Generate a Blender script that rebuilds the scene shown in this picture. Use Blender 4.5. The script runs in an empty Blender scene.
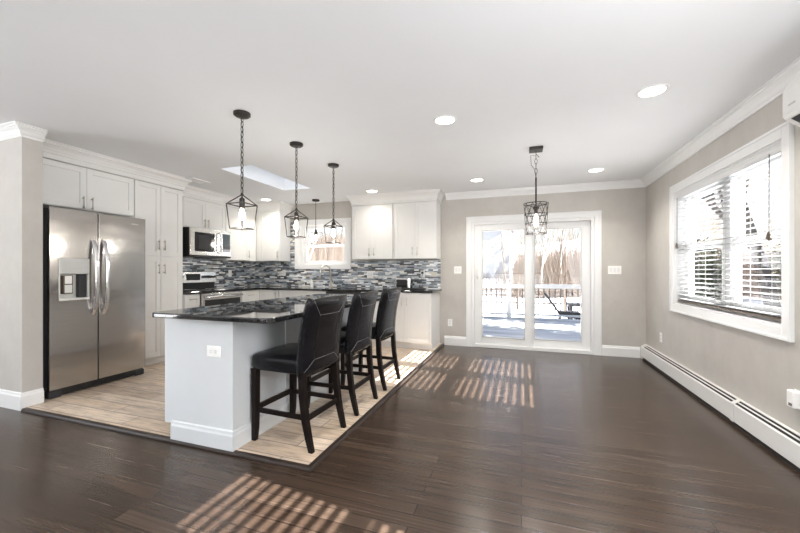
import bpy, math, random
from mathutils import Vector, Matrix
PI = math.pi
S = bpy.context.scene
COL = S.collection
random.seed(7)

# ------------------------------------------------------------------ camera, sky, sun, exposure
cd = bpy.data.cameras.new('camera'); cam = bpy.data.objects.new('camera', cd); COL.objects.link(cam)
cd.sensor_width = 36.0; cd.lens = 36.0 * 355.5 / 800.0
cd.shift_y = 5.0 / 800.0
cd.clip_start = 0.02; cd.clip_end = 400
cam.location = (0, 0, 1.187)
cam.rotation_euler = (PI / 2, 0, math.atan2(121.5, 355.5))
S.camera = cam

S.view_settings.view_transform = 'Standard'
S.view_settings.look = 'None'
S.view_settings.gamma = 1.0
S.view_settings.use_curve_mapping = False
S.view_settings.exposure = 0.55
S.cycles.use_denoising = True
S.cycles.max_bounces = 10
S.cycles.diffuse_bounces = 6
S.cycles.glossy_bounces = 4
S.cycles.transparent_max_bounces = 24
S.cycles.sample_clamp_indirect = 8.0
S.cycles.caustics_reflective = False
S.cycles.caustics_refractive = False

SKY_STRENGTH = 0.18
SUN_STRENGTH = 52.0
W = bpy.data.worlds.new('sky'); S.world = W; W.use_nodes = True
wn = W.node_tree.nodes; wl = W.node_tree.links; wn.clear()
sky = wn.new('ShaderNodeTexSky'); sky.sky_type = 'NISHITA'; sky.sun_disc = False
sky.sun_elevation = math.radians(30.3); sky.sun_rotation = math.radians(98)
sky.air_density = 1.0; sky.dust_density = 0.4; sky.ozone_density = 1.6
bg = wn.new('ShaderNodeBackground'); bg.inputs['Strength'].default_value = SKY_STRENGTH
wo = wn.new('ShaderNodeOutputWorld')
hs = wn.new('ShaderNodeHueSaturation'); hs.inputs['Saturation'].default_value = 0.85
wl.new(sky.outputs['Color'], hs.inputs['Color']); wl.new(hs.outputs['Color'], bg.inputs['Color']); wl.new(bg.outputs['Background'], wo.inputs['Surface'])

sd = bpy.data.lights.new('sun', 'SUN'); sun = bpy.data.objects.new('sun', sd); COL.objects.link(sun)
sd.energy = SUN_STRENGTH; sd.angle = math.radians(0.4); sd.color = (1.0, 0.98, 0.96)
sun.location = (12, 2, 10)
sun.rotation_euler = Vector((-1, 0.14, -0.585)).to_track_quat('-Z', 'Y').to_euler()

# added fill lamps, unseen, behind the camera and to its left and right
def fill_light(name, loc, direction, sx, sy, power, color=(1, 0.98, 0.95)):
    l = bpy.data.lights.new(name, 'AREA'); o = bpy.data.objects.new(name, l); COL.objects.link(o)
    l.shape = 'RECTANGLE'; l.size = sx; l.size_y = sy; l.energy = power; l.color = color
    o.location = loc; o.rotation_euler = Vector(direction).to_track_quat('-Z', 'Z').to_euler()
    return o
fill_light('fill_rear', (-1.6, -3.5, 1.45), (0, 1, 2.6), 4.6, 1.7, 78, (0.97, 0.98, 1.0))
fill_light('fill_side', (-6.9, -0.9, 1.4), (1, -0.1, 0.55), 2.6, 1.6, 85, (0.97, 0.98, 1.0))
fill_light('fill_right', (1.46, 0.66, 1.45), (-1, 0.35, -0.05), 1.2, 1.1, 38, (0.97, 0.98, 1.0))
fill_light('fill_nearer', (-0.2, -3.5, 0.9), (0, 1, 2.6), 2.0, 1.0, 50, (0.97, 0.98, 1.0))

# ------------------------------------------------------------------ materials
MATS = {}
def newmat(name):
    m = bpy.data.materials.new(name); m.use_nodes = True
    n = m.node_tree.nodes; l = m.node_tree.links
    b = n.get('Principled BSDF'); MATS[name] = m
    return m, n, l, b
def pos(n):
    return n.new('ShaderNodeNewGeometry').outputs['Position']
def noise(n, l, vec, scale, detail=4, rough=0.55):
    t = n.new('ShaderNodeTexNoise'); t.inputs['Scale'].default_value = scale
    t.inputs['Detail'].default_value = detail; t.inputs['Roughness'].default_value = rough
    if vec is not None: l.new(vec, t.inputs['Vector'])
    return t
def ramp(n, l, fac, stops, interp='LINEAR'):
    r = n.new('ShaderNodeValToRGB'); r.color_ramp.interpolation = interp
    e = r.color_ramp.elements
    while len(e) < len(stops): e.new(0.5)
    for q, (p, c) in zip(e, stops): q.position = p; q.color = (*c, 1) if len(c) == 3 else c
    l.new(fac, r.inputs['Fac']); return r
def bump(n, l, b, h, strength=0.2, dist=0.01):
    u = n.new('ShaderNodeBump'); u.inputs['Strength'].default_value = strength; u.inputs['Distance'].default_value = dist
    l.new(h, u.inputs['Height']); l.new(u.outputs['Normal'], b.inputs['Normal']); return u
def mapping(n, l, vec, scale=(1, 1, 1), loc=(0, 0, 0)):
    m = n.new('ShaderNodeMapping'); m.inputs['Scale'].default_value = scale; m.inputs['Location'].default_value = loc
    l.new(vec, m.inputs['Vector']); return m.outputs['Vector']
def mix(n, l, a, b, fac, mode='MIX'):
    m = n.new('ShaderNodeMix'); m.data_type = 'RGBA'; m.blend_type = mode
    if isinstance(fac, float): m.inputs[0].default_value = fac
    else: l.new(fac, m.inputs[0])
    for s, v in ((6, a), (7, b)):
        if isinstance(v, tuple): m.inputs[s].default_value = (*v, 1)
        else: l.new(v, m.inputs[s])
    return m.outputs[2]
def simple(name, col, rough=0.5, metal=0.0, spec=0.5, var=0.06, scale=6.0, bumpy=0.0, coat=0.0):
    m, n, l, b = newmat(name)
    t = noise(n, l, pos(n), scale)
    lo = tuple(max(0, c * (1 - var)) for c in col); hi = tuple(min(1, c * (1 + var)) for c in col)
    r = ramp(n, l, t.outputs['Fac'], [(0.3, lo), (0.7, hi)])
    l.new(r.outputs['Color'], b.inputs['Base Color'])
    b.inputs['Roughness'].default_value = rough; b.inputs['Metallic'].default_value = metal
    b.inputs['Specular IOR Level'].default_value = spec
    if coat: b.inputs['Coat Weight'].default_value = coat; b.inputs['Coat Roughness'].default_value = 0.1
    if bumpy:
        t2 = noise(n, l, pos(n), 160.0, 3); bump(n, l, b, t2.outputs['Fac'], bumpy, 0.002)
    return m
def emit(name, col, strength):
    m, n, l, b = newmat(name)
    b.inputs['Base Color'].default_value = (*col, 1)
    b.inputs['Emission Color'].default_value = (*col, 1); b.inputs['Emission Strength'].default_value = strength
    return m
def pane(name, tint=(1, 1, 1), rough=0.0, refl=1.0):
    m, n, l, b = newmat(name); n.remove(b)
    out = n.get('Material Output')
    tr = n.new('ShaderNodeBsdfTransparent'); tr.inputs['Color'].default_value = (*tint, 1)
    gl = n.new('ShaderNodeBsdfGlossy'); gl.inputs['Roughness'].default_value = rough
    fr = n.new('ShaderNodeFresnel'); fr.inputs['IOR'].default_value = 1.35
    ms = n.new('ShaderNodeMixShader')
    ge = n.new('ShaderNodeNewGeometry'); k1 = n.new('ShaderNodeMath'); k1.operation = 'SUBTRACT'; k1.inputs[0].default_value = 1.0; l.new(ge.outputs['Backfacing'], k1.inputs[1])
    k2 = n.new('ShaderNodeMath'); k2.operation = 'MULTIPLY'; l.new(fr.outputs['Fac'], k2.inputs[0]); l.new(k1.outputs[0], k2.inputs[1])
    l.new(k2.outputs[0], ms.inputs['Fac']); l.new(tr.outputs['BSDF'], ms.inputs[1]); l.new(gl.outputs['BSDF'], ms.inputs[2])
    l.new(ms.outputs['Shader'], out.inputs['Surface']); return m

def wall_paint(name, col):
    m, n, l, b = newmat(name)
    p = pos(n)
    t = noise(n, l, p, 2.2, 6, 0.65); t2 = noise(n, l, mapping(n, l, p, (9, 9, 5)), 1.0, 5, 0.7)
    r = ramp(n, l, t.outputs['Fac'], [(0.3, tuple(c * 0.93 for c in col)), (0.7, tuple(c * 1.05 for c in col))])
    r2 = ramp(n, l, t2.outputs['Fac'], [(0.3, (0.94, 0.94, 0.94)), (0.7, (1, 1, 1))])
    l.new(mix(n, l, r.outputs['Color'], r2.outputs['Color'], 1.0, 'MULTIPLY'), b.inputs['Base Color'])
    b.inputs['Roughness'].default_value = 0.6; b.inputs['Specular IOR Level'].default_value = 0.3
    bump(n, l, b, t2.outputs['Fac'], 0.05, 0.004)
    return m
wall_paint('greige_paint', (0.53, 0.505, 0.47))
simple('ceiling_paint', (0.81, 0.82, 0.83), 0.7, var=0.015, scale=1.2, spec=0.2)
simple('white_trim', (0.80, 0.80, 0.795), 0.35, var=0.01)
simple('cabinet_white', (0.76, 0.755, 0.735), 0.32, var=0.012)
simple('island_white', (0.64, 0.66, 0.675), 0.16, var=0.012)
simple('vinyl_white', (0.76, 0.76, 0.755), 0.3, var=0.01)
simple('plate_white', (0.88, 0.87, 0.85), 0.3, var=0.005)
simple('plate_slot', (0.25, 0.24, 0.23), 0.5)
simple('nickel', (0.62, 0.58, 0.53), 0.28, 1.0)
simple('chrome', (0.75, 0.75, 0.76), 0.15, 1.0)
simple('dark_bronze', (0.045, 0.04, 0.037), 0.4, 0.7)
simple('black_plastic', (0.015, 0.015, 0.016), 0.35)
simple('black_glass', (0.006, 0.006, 0.008), 0.05, coat=0.5)
simple('dark_side', (0.035, 0.035, 0.037), 0.5, spec=0.3)
simple('espresso_wood', (0.010, 0.007, 0.006), 0.34, spec=0.15, var=0.25, scale=20)
simple('tassel_wood', (0.12, 0.09, 0.065), 0.5)
simple('shadow_gap', (0.015, 0.015, 0.015), 0.8)
simple('grey_panel', (0.55, 0.55, 0.53), 0.3)
simple('light_grey_plastic', (0.68, 0.68, 0.65), 0.35)
simple('enamel_white', (0.74, 0.735, 0.715), 0.4, var=0.01)
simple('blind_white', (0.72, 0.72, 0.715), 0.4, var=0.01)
simple('slat_dimmed', (0.40, 0.405, 0.41), 0.45, var=0.01)  # darker copy of the blind white, offsetting the sun on the slats
simple('cord_grey', (0.5, 0.49, 0.47), 0.7)
simple('thread', (0.20, 0.20, 0.21), 0.6)
simple('dark_threshold', (0.03, 0.021, 0.017), 0.4, var=0.2, spec=0.3)
emit('bulb_glow', (1.0, 0.88, 0.70), 8.0)
emit('downlight_glow', (1.0, 0.93, 0.80), 6.0)
pane('window_glass'); pane('tinted_glass', (0.54, 0.56, 0.58)); pane('bulb_glass', (1, 0.98, 0.95))

# brushed steel with a faint sheet-metal waviness
def steel(name, axis, base=(0.58, 0.56, 0.54), rough=0.24, wave=0.12):
    m, n, l, b = newmat(name); p = pos(n)
    sc = {'z': (60, 60, 1.2), 'h': (1.5, 1.5, 120)}[axis]
    t = noise(n, l, mapping(n, l, p, sc), 3.0, 3)
    r = ramp(n, l, t.outputs['Fac'], [(0.3, tuple(c * 0.93 for c in base)), (0.7, tuple(c * 1.05 for c in base))])
    l.new(r.outputs['Color'], b.inputs['Base Color']); b.inputs['Metallic'].default_value = 1.0
    b.inputs['Roughness'].default_value = rough
    w = noise(n, l, mapping(n, l, p, (1.6, 1.6, 2.6)), 1.0, 2)
    bump(n, l, b, w.outputs['Fac'], wave, 0.05)
    return m
steel('fridge_steel', 'h', (0.50, 0.48, 0.465), 0.17, wave=0.16); steel('steel', 'h', (0.62, 0.61, 0.59), 0.25, 0.02)

# dark hardwood, boards along X
def dark_floor():
    m, n, l, b = newmat('dark_hardwood'); p = pos(n)
    br = n.new('ShaderNodeTexBrick'); l.new(p, br.inputs['Vector'])
    br.offset = 0.37; br.offset_frequency = 2
    br.inputs['Color1'].default_value = (0, 0, 0, 1); br.inputs['Color2'].default_value = (1, 1, 1, 1); br.inputs['Mortar'].default_value = (0.5, 0.5, 0.5, 1)
    br.inputs['Scale'].default_value = 1.0; br.inputs['Mortar Size'].default_value = 0.0022; br.inputs['Mortar Smooth'].default_value = 0.2
    br.inputs['Bias'].default_value = 0.0; br.inputs['Brick Width'].default_value = 1.35; br.inputs['Row Height'].default_value = 0.083
    c = ramp(n, l, br.outputs['Color'], [(0.0, (0.038, 0.025, 0.0178)), (0.5, (0.050, 0.0332, 0.0238)), (1.0, (0.063, 0.043, 0.031))])
    g = noise(n, l, mapping(n, l, p, (0.8, 40, 1)), 2.0, 6, 0.6)
    gr = ramp(n, l, g.outputs['Fac'], [(0.3, (0.68, 0.67, 0.66)), (0.7, (1.28, 1.28, 1.28))])
    c2 = mix(n, l, c.outputs['Color'], gr.outputs['Color'], 1.0, 'MULTIPLY')
    c3 = mix(n, l, c2, (0.012, 0.009, 0.008), br.outputs['Fac'])
    l.new(c3, b.inputs['Base Color'])
    rr = ramp(n, l, g.outputs['Fac'], [(0.2, (0.19, 0.19, 0.19)), (0.8, (0.30, 0.30, 0.30))])
    l.new(rr.outputs['Color'], b.inputs['Roughness'])
    b.inputs['Specular IOR Level'].default_value = 0.42
    h = n.new('ShaderNodeMath'); h.operation = 'SUBTRACT'; l.new(g.outputs['Fac'], h.inputs[0]); l.new(br.outputs['Fac'], h.inputs[1])
    bump(n, l, b, h.outputs[0], 0.05, 0.002)
dark_floor()
def tile_floor():
    m, n, l, b = newmat('wood_look_tile'); p = pos(n)
    br = n.new('ShaderNodeTexBrick'); l.new(mapping(n, l, p, loc=(0.2, 0.07, 0)), br.inputs['Vector'])
    br.offset = 0.36; br.offset_frequency = 2
    br.inputs['Color1'].default_value = (0, 0, 0, 1); br.inputs['Color2'].default_value = (1, 1, 1, 1); br.inputs['Mortar'].default_value = (0.5, 0.5, 0.5, 1)
    br.inputs['Scale'].default_value = 1.0; br.inputs['Mortar Size'].default_value = 0.004; br.inputs['Bias'].default_value = 0.0
    br.inputs['Brick Width'].default_value = 0.9; br.inputs['Row Height'].default_value = 0.15
    c = ramp(n, l, br.outputs['Color'], [(0.0, (0.44, 0.345, 0.265)), (0.35, (0.64, 0.51, 0.385)), (0.7, (0.53, 0.44, 0.36)), (1.0, (0.76, 0.63, 0.50))])
    g = noise(n, l, mapping(n, l, p, (2.0, 16, 1)), 2.0, 8, 0.7)
    gr = ramp(n, l, g.outputs['Fac'], [(0.3, (0.45, 0.43, 0.42)), (0.5, (0.95, 0.95, 0.95)), (0.75, (1.35, 1.33, 1.3))])
    c2 = mix(n, l, c.outputs['Color'], gr.outputs['Color'], 1.0, 'MULTIPLY')
    l.new(mix(n, l, c2, (0.22, 0.18, 0.15), br.outputs['Fac']), b.inputs['Base Color'])
    b.inputs['Roughness'].default_value = 0.32
    bump(n, l, b, br.outputs['Fac'], -0.3, 0.002)
tile_floor()
def mosaic(name, axis):
    m, n, l, b = newmat(name); p = pos(n)
    sx = n.new('ShaderNodeSeparateXYZ'); l.new(p, sx.inputs[0]); cb = n.new('ShaderNodeCombineXYZ')
    l.new(sx.outputs['XYZ'.index(axis)], cb.inputs[0]); l.new(sx.outputs[2], cb.inputs[1])
    br = n.new('ShaderNodeTexBrick'); l.new(cb.outputs[0], br.inputs['Vector'])
    br.offset = 0.41; br.offset_frequency = 2; br.squash = 0.62; br.squash_frequency = 3
    br.inputs['Color1'].default_value = (0, 0, 0, 1); br.inputs['Color2'].default_value = (1, 1, 1, 1); br.inputs['Mortar'].default_value = (0.5, 0.5, 0.5, 1)
    br.inputs['Scale'].default_value = 1.0; br.inputs['Mortar Size'].default_value = 0.0016; br.inputs['Bias'].default_value = 0.0
    br.inputs['Brick Width'].default_value = 0.13; br.inputs['Row Height'].default_value = 0.0235
    c = ramp(n, l, br.outputs['Color'], [(0.0, (0.045, 0.052, 0.062)), (0.14, (0.30, 0.34, 0.39)), (0.27, (0.12, 0.135, 0.155)), (0.39, (0.66, 0.68, 0.70)),
                                         (0.51, (0.22, 0.25, 0.29)), (0.62, (0.78, 0.77, 0.74)), (0.74, (0.40, 0.44, 0.48)), (0.84, (0.52, 0.48, 0.42)), (0.92, (0.06, 0.068, 0.08))], 'CONSTANT')
    t = noise(n, l, mapping(n, l, cb.outputs[0], (14, 50, 1)), 1.0, 3)
    tr = ramp(n, l, t.outputs['Fac'], [(0.3, (0.85, 0.85, 0.85)), (0.7, (1.5, 1.5, 1.5))])
    c2 = mix(n, l, c.outputs['Color'], tr.outputs['Color'], 1.0, 'MULTIPLY')
    l.new(mix(n, l, c2, (0.35, 0.35, 0.34), br.outputs['Fac']), b.inputs['Base Color'])
    b.inputs['Roughness'].default_value = 0.16
    bump(n, l, b, br.outputs['Fac'], -0.4, 0.002)
mosaic('mosaic_back', 'X'); mosaic('mosaic_left', 'Y')
def granite():
    m, n, l, b = newmat('black_granite'); p = pos(n)
    v = n.new('ShaderNodeTexVoronoi'); v.inputs['Scale'].default_value = 140; l.new(p, v.inputs['Vector'])
    r = ramp(n, l, v.outputs['Color'], [(0.0, (0.006, 0.006, 0.007)), (0.72, (0.012, 0.012, 0.013)), (0.85, (0.05, 0.05, 0.055)), (1.0, (0.11, 0.10, 0.09))])
    l.new(r.outputs['Color'], b.inputs['Base Color']); b.inputs['Roughness'].default_value = 0.025
    b.inputs['Specular IOR Level'].default_value = 0.9
granite()
def leather():
    m, n, l, b = newmat('black_leather')
    tc = n.new('ShaderNodeTexCoord').outputs['Object']
    t = noise(n, l, tc, 9.0, 8, 0.7)
    r = ramp(n, l, t.outputs['Fac'], [(0.35, (0.005, 0.005, 0.006)), (0.62, (0.009, 0.009, 0.011)), (0.8, (0.035, 0.035, 0.04))])
    l.new(r.outputs['Color'], b.inputs['Base Color'])
    rr = ramp(n, l, t.outputs['Fac'], [(0.3, (0.17,) * 3), (0.8, (0.30,) * 3)]); l.new(rr.outputs['Color'], b.inputs['Roughness'])
    v = n.new('ShaderNodeTexVoronoi'); v.inputs['Scale'].default_value = 150; l.new(tc, v.inputs['Vector'])
    bump(n, l, b, v.outputs['Distance'], 0.08, 0.001); b.inputs['Specular IOR Level'].default_value = 0.27
leather()
# outdoors
simple('snow', (0.80, 0.82, 0.86), 0.7, var=0.05, scale=0.6)
simple('bark', (0.10, 0.08, 0.065), 0.9, var=0.3, scale=5)
simple('pale_bark', (0.33, 0.30, 0.27), 0.9, var=0.3, scale=5)
simple('brush_brown', (0.27, 0.22, 0.18), 0.95, var=0.25, scale=1.8)
simple('evergreen', (0.035, 0.055, 0.022), 0.8, var=0.5, scale=4)
simple('yellow_green_leaf', (0.10, 0.115, 0.035), 0.8, var=0.4, scale=4)
simple('rail_white', (0.62, 0.61, 0.60), 0.5, var=0.03)
simple('black_metal', (0.02, 0.02, 0.022), 0.5)
simple('fence_wood', (0.17, 0.12, 0.085), 0.8, var=0.35, scale=3)
simple('siding', (0.42, 0.44, 0.47), 0.6, var=0.03)
simple('roofing', (0.2, 0.2, 0.22), 0.8)
def deckmat():
    m, n, l, b = newmat('frosted_deck'); p = pos(n)
    w = n.new('ShaderNodeTexWave'); w.bands_direction = 'Y'; w.inputs['Scale'].default_value = 2.2; w.inputs['Distortion'].default_value = 0.0
    l.new(p, w.inputs['Vector'])
    t = noise(n, l, mapping(n, l, p, (0.35, 2.4, 1)), 1.0, 5)
    r = ramp(n, l, t.outputs['Fac'], [(0.35, (0.46, 0.45, 0.44)), (0.6, (0.80, 0.79, 0.78))])
    g = ramp(n, l, w.outputs['Fac'], [(0.0, (0.8, 0.8, 0.8)), (0.12, (1, 1, 1))])
    l.new(mix(n, l, r.outputs['Color'], g.outputs['Color'], 1.0, 'MULTIPLY'), b.inputs['Base Color']); b.inputs['Roughness'].default_value = 0.6
deckmat()

# ------------------------------------------------------------------ mesh helpers
ORG = {}
class MB:
    def __init__(s): s.v = []; s.f = []
    def box(s, x0, x1, y0, y1, z0, z1):
        x0, x1 = sorted((x0, x1)); y0, y1 = sorted((y0, y1)); z0, z1 = sorted((z0, z1))
        return s.hexa([(x0, y0, z0), (x1, y0, z0), (x1, y1, z0), (x0, y1, z0), (x0, y0, z1), (x1, y0, z1), (x1, y1, z1), (x0, y1, z1)])
    def hexa(s, p):
        k = len(s.v); s.v += [tuple(q) for q in p]
        s.f += [(k, k + 3, k + 2, k + 1), (k + 4, k + 5, k + 6, k + 7), (k, k + 1, k + 5, k + 4), (k + 1, k + 2, k + 6, k + 5), (k + 2, k + 3, k + 7, k + 6), (k + 3, k, k + 4, k + 7)]
        return s
    def tube(s, pts, r, n=8, closed=False, caps=True):
        pts = [Vector(p) for p in pts]; N = len(pts)
        rr = r if isinstance(r, (list, tuple)) else [r] * N
        up = None; k = len(s.v)
        for i, p in enumerate(pts):
            a = pts[i - 1] if (i > 0 or closed) else p; b = pts[(i + 1) % N] if (i < N - 1 or closed) else p
            t = (b - a).normalized()
            if up is None:
                up = Vector((0, 0, 1)) if abs(t.z) < 0.9 else Vector((1, 0, 0))
            up = (up - t * up.dot(t)).normalized(); sd_ = t.cross(up)
            for j in range(n):
                q = 2 * PI * (j + 0.5) / n
                s.v.append(tuple(p + (up * math.sin(q) + sd_ * math.cos(q)) * rr[i]))
        M = N if closed else N - 1
        for i in range(M):
            a = k + i * n; b = k + ((i + 1) % N) * n
            for j in range(n):
                j2 = (j + 1) % n; s.f.append((a + j, b + j, b + j2, a + j2))
        if caps and not closed:
            s.f.append(tuple(k + j for j in range(n))); s.f.append(tuple(k + (N - 1) * n + n - 1 - j for j in range(n)))
        return s
    def cyl(s, p0, p1, r, n=16, r1=None): return s.tube([p0, p1], [r, r if r1 is None else r1], n)
    def lathe(s, prof, c=(0, 0, 0), n=24):
        k = len(s.v); N = len(prof)
        for (r, z) in prof:
            for j in range(n):
                q = 2 * PI * j / n; s.v.append((c[0] + r * math.cos(q), c[1] + r * math.sin(q), c[2] + z))
        for i in range(N - 1):
            for j in range(n):
                j2 = (j + 1) % n; a = k + i * n; b = a + n
                s.f.append((a + j, a + j2, b + j2, b + j))
        s.f.append(tuple(k + n - 1 - j for j in range(n))); s.f.append(tuple(k + (N - 1) * n + j for j in range(n)))
        return s
    def prism(s, poly, axis, a, b):
        k = len(s.v); N = len(poly)
        mk = {'x': lambda u, v, w: (w, u, v), 'y': lambda u, v, w: (u, w, v), 'z': lambda u, v, w: (u, v, w)}[axis]
        for w in (a, b): s.v += [mk(u, v, w) for (u, v) in poly]
        s.f.append(tuple(k + N - 1 - i for i in range(N))); s.f.append(tuple(k + N + i for i in range(N)))
        for i in range(N):
            j = (i + 1) % N; s.f.append((k + i, k + j, k + N + j, k + N + i))
        return s
    def sweep(s, prof, path, z=0.0):
        # profile (offset to the right of travel, height); mitred at the corners
        P = [Vector(p).to_2d() if len(p) == 3 else Vector(p) for p in path]; N = len(P); M = len(prof); k = len(s.v)
        nr = [Vector(((P[i + 1] - P[i]).normalized().y, -(P[i + 1] - P[i]).normalized().x)) for i in range(N - 1)]
        for i in range(N):
            if i == 0: m_ = nr[0]
            elif i == N - 1: m_ = nr[-1]
            else:
                m_ = nr[i - 1] + nr[i]; m_ = m_ / (1 + nr[i - 1].dot(nr[i]))
            for (o, h) in prof: q = P[i] + m_ * o; s.v.append((q.x, q.y, z + h))
        for i in range(N - 1):
            for j in range(M):
                j2 = (j + 1) % M; a = k + i * M; b = a + M
                s.f.append((a + j, b + j, b + j2, a + j2))
        s.f.append(tuple(k + j for j in range(M))); s.f.append(tuple(k + (N - 1) * M + M - 1 - j for j in range(M)))
        return s
    def rbox(s, x0, x1, y0, y1, z0, z1, r, n=4):
        # vertical-edge rounded slab
        poly = []
        for (cx, cy, a0) in ((x1 - r, y0 + r, -PI / 2), (x1 - r, y1 - r, 0), (x0 + r, y1 - r, PI / 2), (x0 + r, y0 + r, PI)):
            for i in range(n + 1):
                q = a0 + PI / 2 * i / n; poly.append((cx + r * math.cos(q), cy + r * math.sin(q)))
        return s.prism(poly, 'z', z0, z1)
    def build(s, name, mat, parent=None, smooth=False, bevel=0.0, sub=0, segs=2):
        o_ = ORG.get(parent.name, Vector()) if parent else Vector()
        me = bpy.data.meshes.new(name)
        me.from_pydata([tuple(Vector(v) - o_) for v in s.v], [], s.f); me.update()
        import bmesh
        bm = bmesh.new(); bm.from_mesh(me); bmesh.ops.recalc_face_normals(bm, faces=bm.faces); bm.to_mesh(me); bm.free()
        me.materials.append(MATS[mat])
        ob = bpy.data.objects.new(name, me); COL.objects.link(ob)
        if parent: ob.parent = parent; ORG[ob.name] = o_
        if smooth:
            for p in me.polygons: p.use_smooth = True
        if sub:
            q = ob.modifiers.new('s', 'SUBSURF'); q.levels = sub; q.render_levels = sub
        if bevel:
            q = ob.modifiers.new('b', 'BEVEL'); q.width = bevel; q.segments = segs; q.limit_method = 'ANGLE'; q.angle_limit = math.radians(40)
        return ob

def thing(name, label, cat, loc, rz=0.0, group=None, local=False):
    o = bpy.data.objects.new(name, None); COL.objects.link(o); o.location = loc; o.rotation_euler = (0, 0, rz)
    o.empty_display_size = 0.1
    o['label'] = label; o['category'] = cat
    if group: o['group'] = group
    ORG[o.name] = Vector() if local else Vector(loc)
    return o
def tag(o, label, cat, group=None, kind=None):
    o['label'] = label; o['category'] = cat
    if group: o['group'] = group
    if kind: o['kind'] = kind
    return o
def struct(o): o['kind'] = 'structure'; return o
def copy_tree(o, parent=None):
    c = o.copy(); COL.objects.link(c)
    if parent: c.parent = parent
    for ch in list(o.children): copy_tree(ch, c)
    return c

# ------------------------------------------------------------------ the room
XR, YB, ZC, XL = 1.61, 5.69, 2.44, -4.96       # right wall, back wall, ceiling, kitchen left wall
PY0, PY1, PX = 1.835, 1.975, -4.05             # partition wall beside the fridge
YN, XF = -3.6, -7.0                            # living room limits

def holed(axis, a0, a1, d0, d1, z0, z1, holes, name, mat):
    m = MB()
    def bx(p, q, r, t):
        if q - p < 1e-4 or t - r < 1e-4: return
        m.box(p, q, d0, d1, r, t) if axis == 'x' else m.box(d0, d1, p, q, r, t)
    cur = a0
    for (h0, h1, k0, k1) in sorted(holes):
        bx(cur, h0, z0, z1); bx(h0, h1, z0, k0); bx(h0, h1, k1, z1); cur = h1
    bx(cur, a1, z0, z1)
    return struct(m.build(name, mat))

WA = (2.975, 4.705, 0.83, 2.05)          # right wall window (y0,y1,z0,z1)
WB = (0.0, 1.33, 0.83, 2.05)           # next window of the same wall, nearer than the frame
WK = (-3.935, -2.945, 1.318, 2.055)          # window over the sink
DR = (-0.745, 0.985, 0.0, 1.965)         # sliding door
holed('x', XL - 0.14, XR + 0.16, YB, YB + 0.16, 0, ZC + 0.1, [WK, DR], 'wall_back', 'greige_paint')
holed('y', YN, YB, XR, XR + 0.16, 0, ZC + 0.1, [WA, WB], 'wall_right', 'greige_paint')
struct(MB().box(XL - 0.14, XL, PY1, YB, 0, ZC + 0.1).build('wall_left', 'greige_paint'))
struct(MB().box(XF, PX, PY0, PY1, 0, ZC).build('wall_partition', 'greige_paint'))
holed('y', YN, PY0, XF - 0.14, XF, 0, ZC + 0.1, [(-2.2, 0.4, 0.6, 2.2)], 'wall_far_left', 'greige_paint')
holed('x', XF - 0.14, XR + 0.16, YN - 0.14, YN, 0, ZC + 0.1, [(-3.9, 0.8, 0.6, 2.3)], 'wall_front', 'greige_paint')
TX, TY = -1.185, 1.82
struct(MB().box(XF, XR, YN, TY, -0.08, 0).box(TX, XR, TY, YB, -0.08, 0).build('floor', 'dark_hardwood'))
struct(MB().box(XL, TX - 0.03, TY + 0.03, YB, -0.08, 0.02).build('floor_kitchen', 'wood_look_tile'))
# dark reducer strip round the raised tile
struct(MB().sweep([(-0.032, 0), (0.006, 0), (0.006, 0.010), (-0.002, 0.0215), (-0.032, 0.0215)],
                  [(PX + 0.03, TY), (TX, TY), (TX, YB - 0.02)]).build('trim_1', 'dark_threshold', bevel=0.002))
SK = (-3.47, -3.0, 3.39, 4.62)
mc = MB()
mc.box(XF, SK[0], YN, YB, ZC, ZC + 0.1).box(SK[1], XR, YN, YB, ZC, ZC + 0.1).box(SK[0], SK[1], YN, SK[2], ZC, ZC + 0.1).box(SK[0], SK[1], SK[3], YB, ZC, ZC + 0.1)
struct(mc.build('ceiling', 'ceiling_paint'))
ms = MB()
ms.box(SK[0] - 0.03, SK[0], SK[2] - 0.03, SK[3] + 0.03, ZC + 0.1, ZC + 0.6).box(SK[1], SK[1] + 0.03, SK[2] - 0.03, SK[3] + 0.03, ZC + 0.1, ZC + 0.6)
ms.box(SK[0], SK[1], SK[2] - 0.03, SK[2], ZC + 0.1, ZC + 0.6).box(SK[0], SK[1], SK[3], SK[3] + 0.03, ZC + 0.1, ZC + 0.6)
w3 = struct(ms.build('window_3', 'ceiling_paint'))
MB().box(SK[0], SK[1], SK[2], SK[3], ZC + 0.585, ZC + 0.59).build('pane', 'tinted_glass', w3)

CROWN = [(0, -0.098), (0.010, -0.098), (0.013, -0.082), (0.022, -0.074), (0.036, -0.050), (0.056, -0.030), (0.064, -0.026), (0.066, -0.014), (0.076, -0.010), (0.076, 0), (0, 0)]
CABCR = [(0.0, -0.158), (0.006, -0.158), (0.006, -0.108), (0.014, -0.104), (0.018, -0.088), (0.036, -0.056), (0.058, -0.034), (0.066, -0.030), (0.068, -0.014), (0.078, -0.010), (0.078, -0.0005), (0, -0.0005)]
FX, UX, UY = -4.33, -4.65, 5.37         # cabinet fronts: tall units, left uppers, back uppers
struct(MB().sweep(CROWN, [(-1.155, YB), (XR, YB), (XR, YN)], ZC - 0.0005).build('trim_2', 'white_trim'))
struct(MB().sweep(CROWN, [(XF, PY0), (PX, PY0), (PX, PY1)], ZC - 0.0005).build('trim_3', 'white_trim'))
struct(MB().sweep(CABCR, [(FX, PY1 + 0.005), (FX, 3.615), (UX, 3.615), (UX, UY), (-4.13, UY), (-4.13, YB - 0.002)], ZC).build('trim_4', 'cabinet_white'))
struct(MB().sweep(CABCR, [(-2.69, YB - 0.002), (-2.69, UY), (-1.24, UY), (-1.24, YB - 0.002)], ZC).build('trim_5', 'cabinet_white'))
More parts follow.
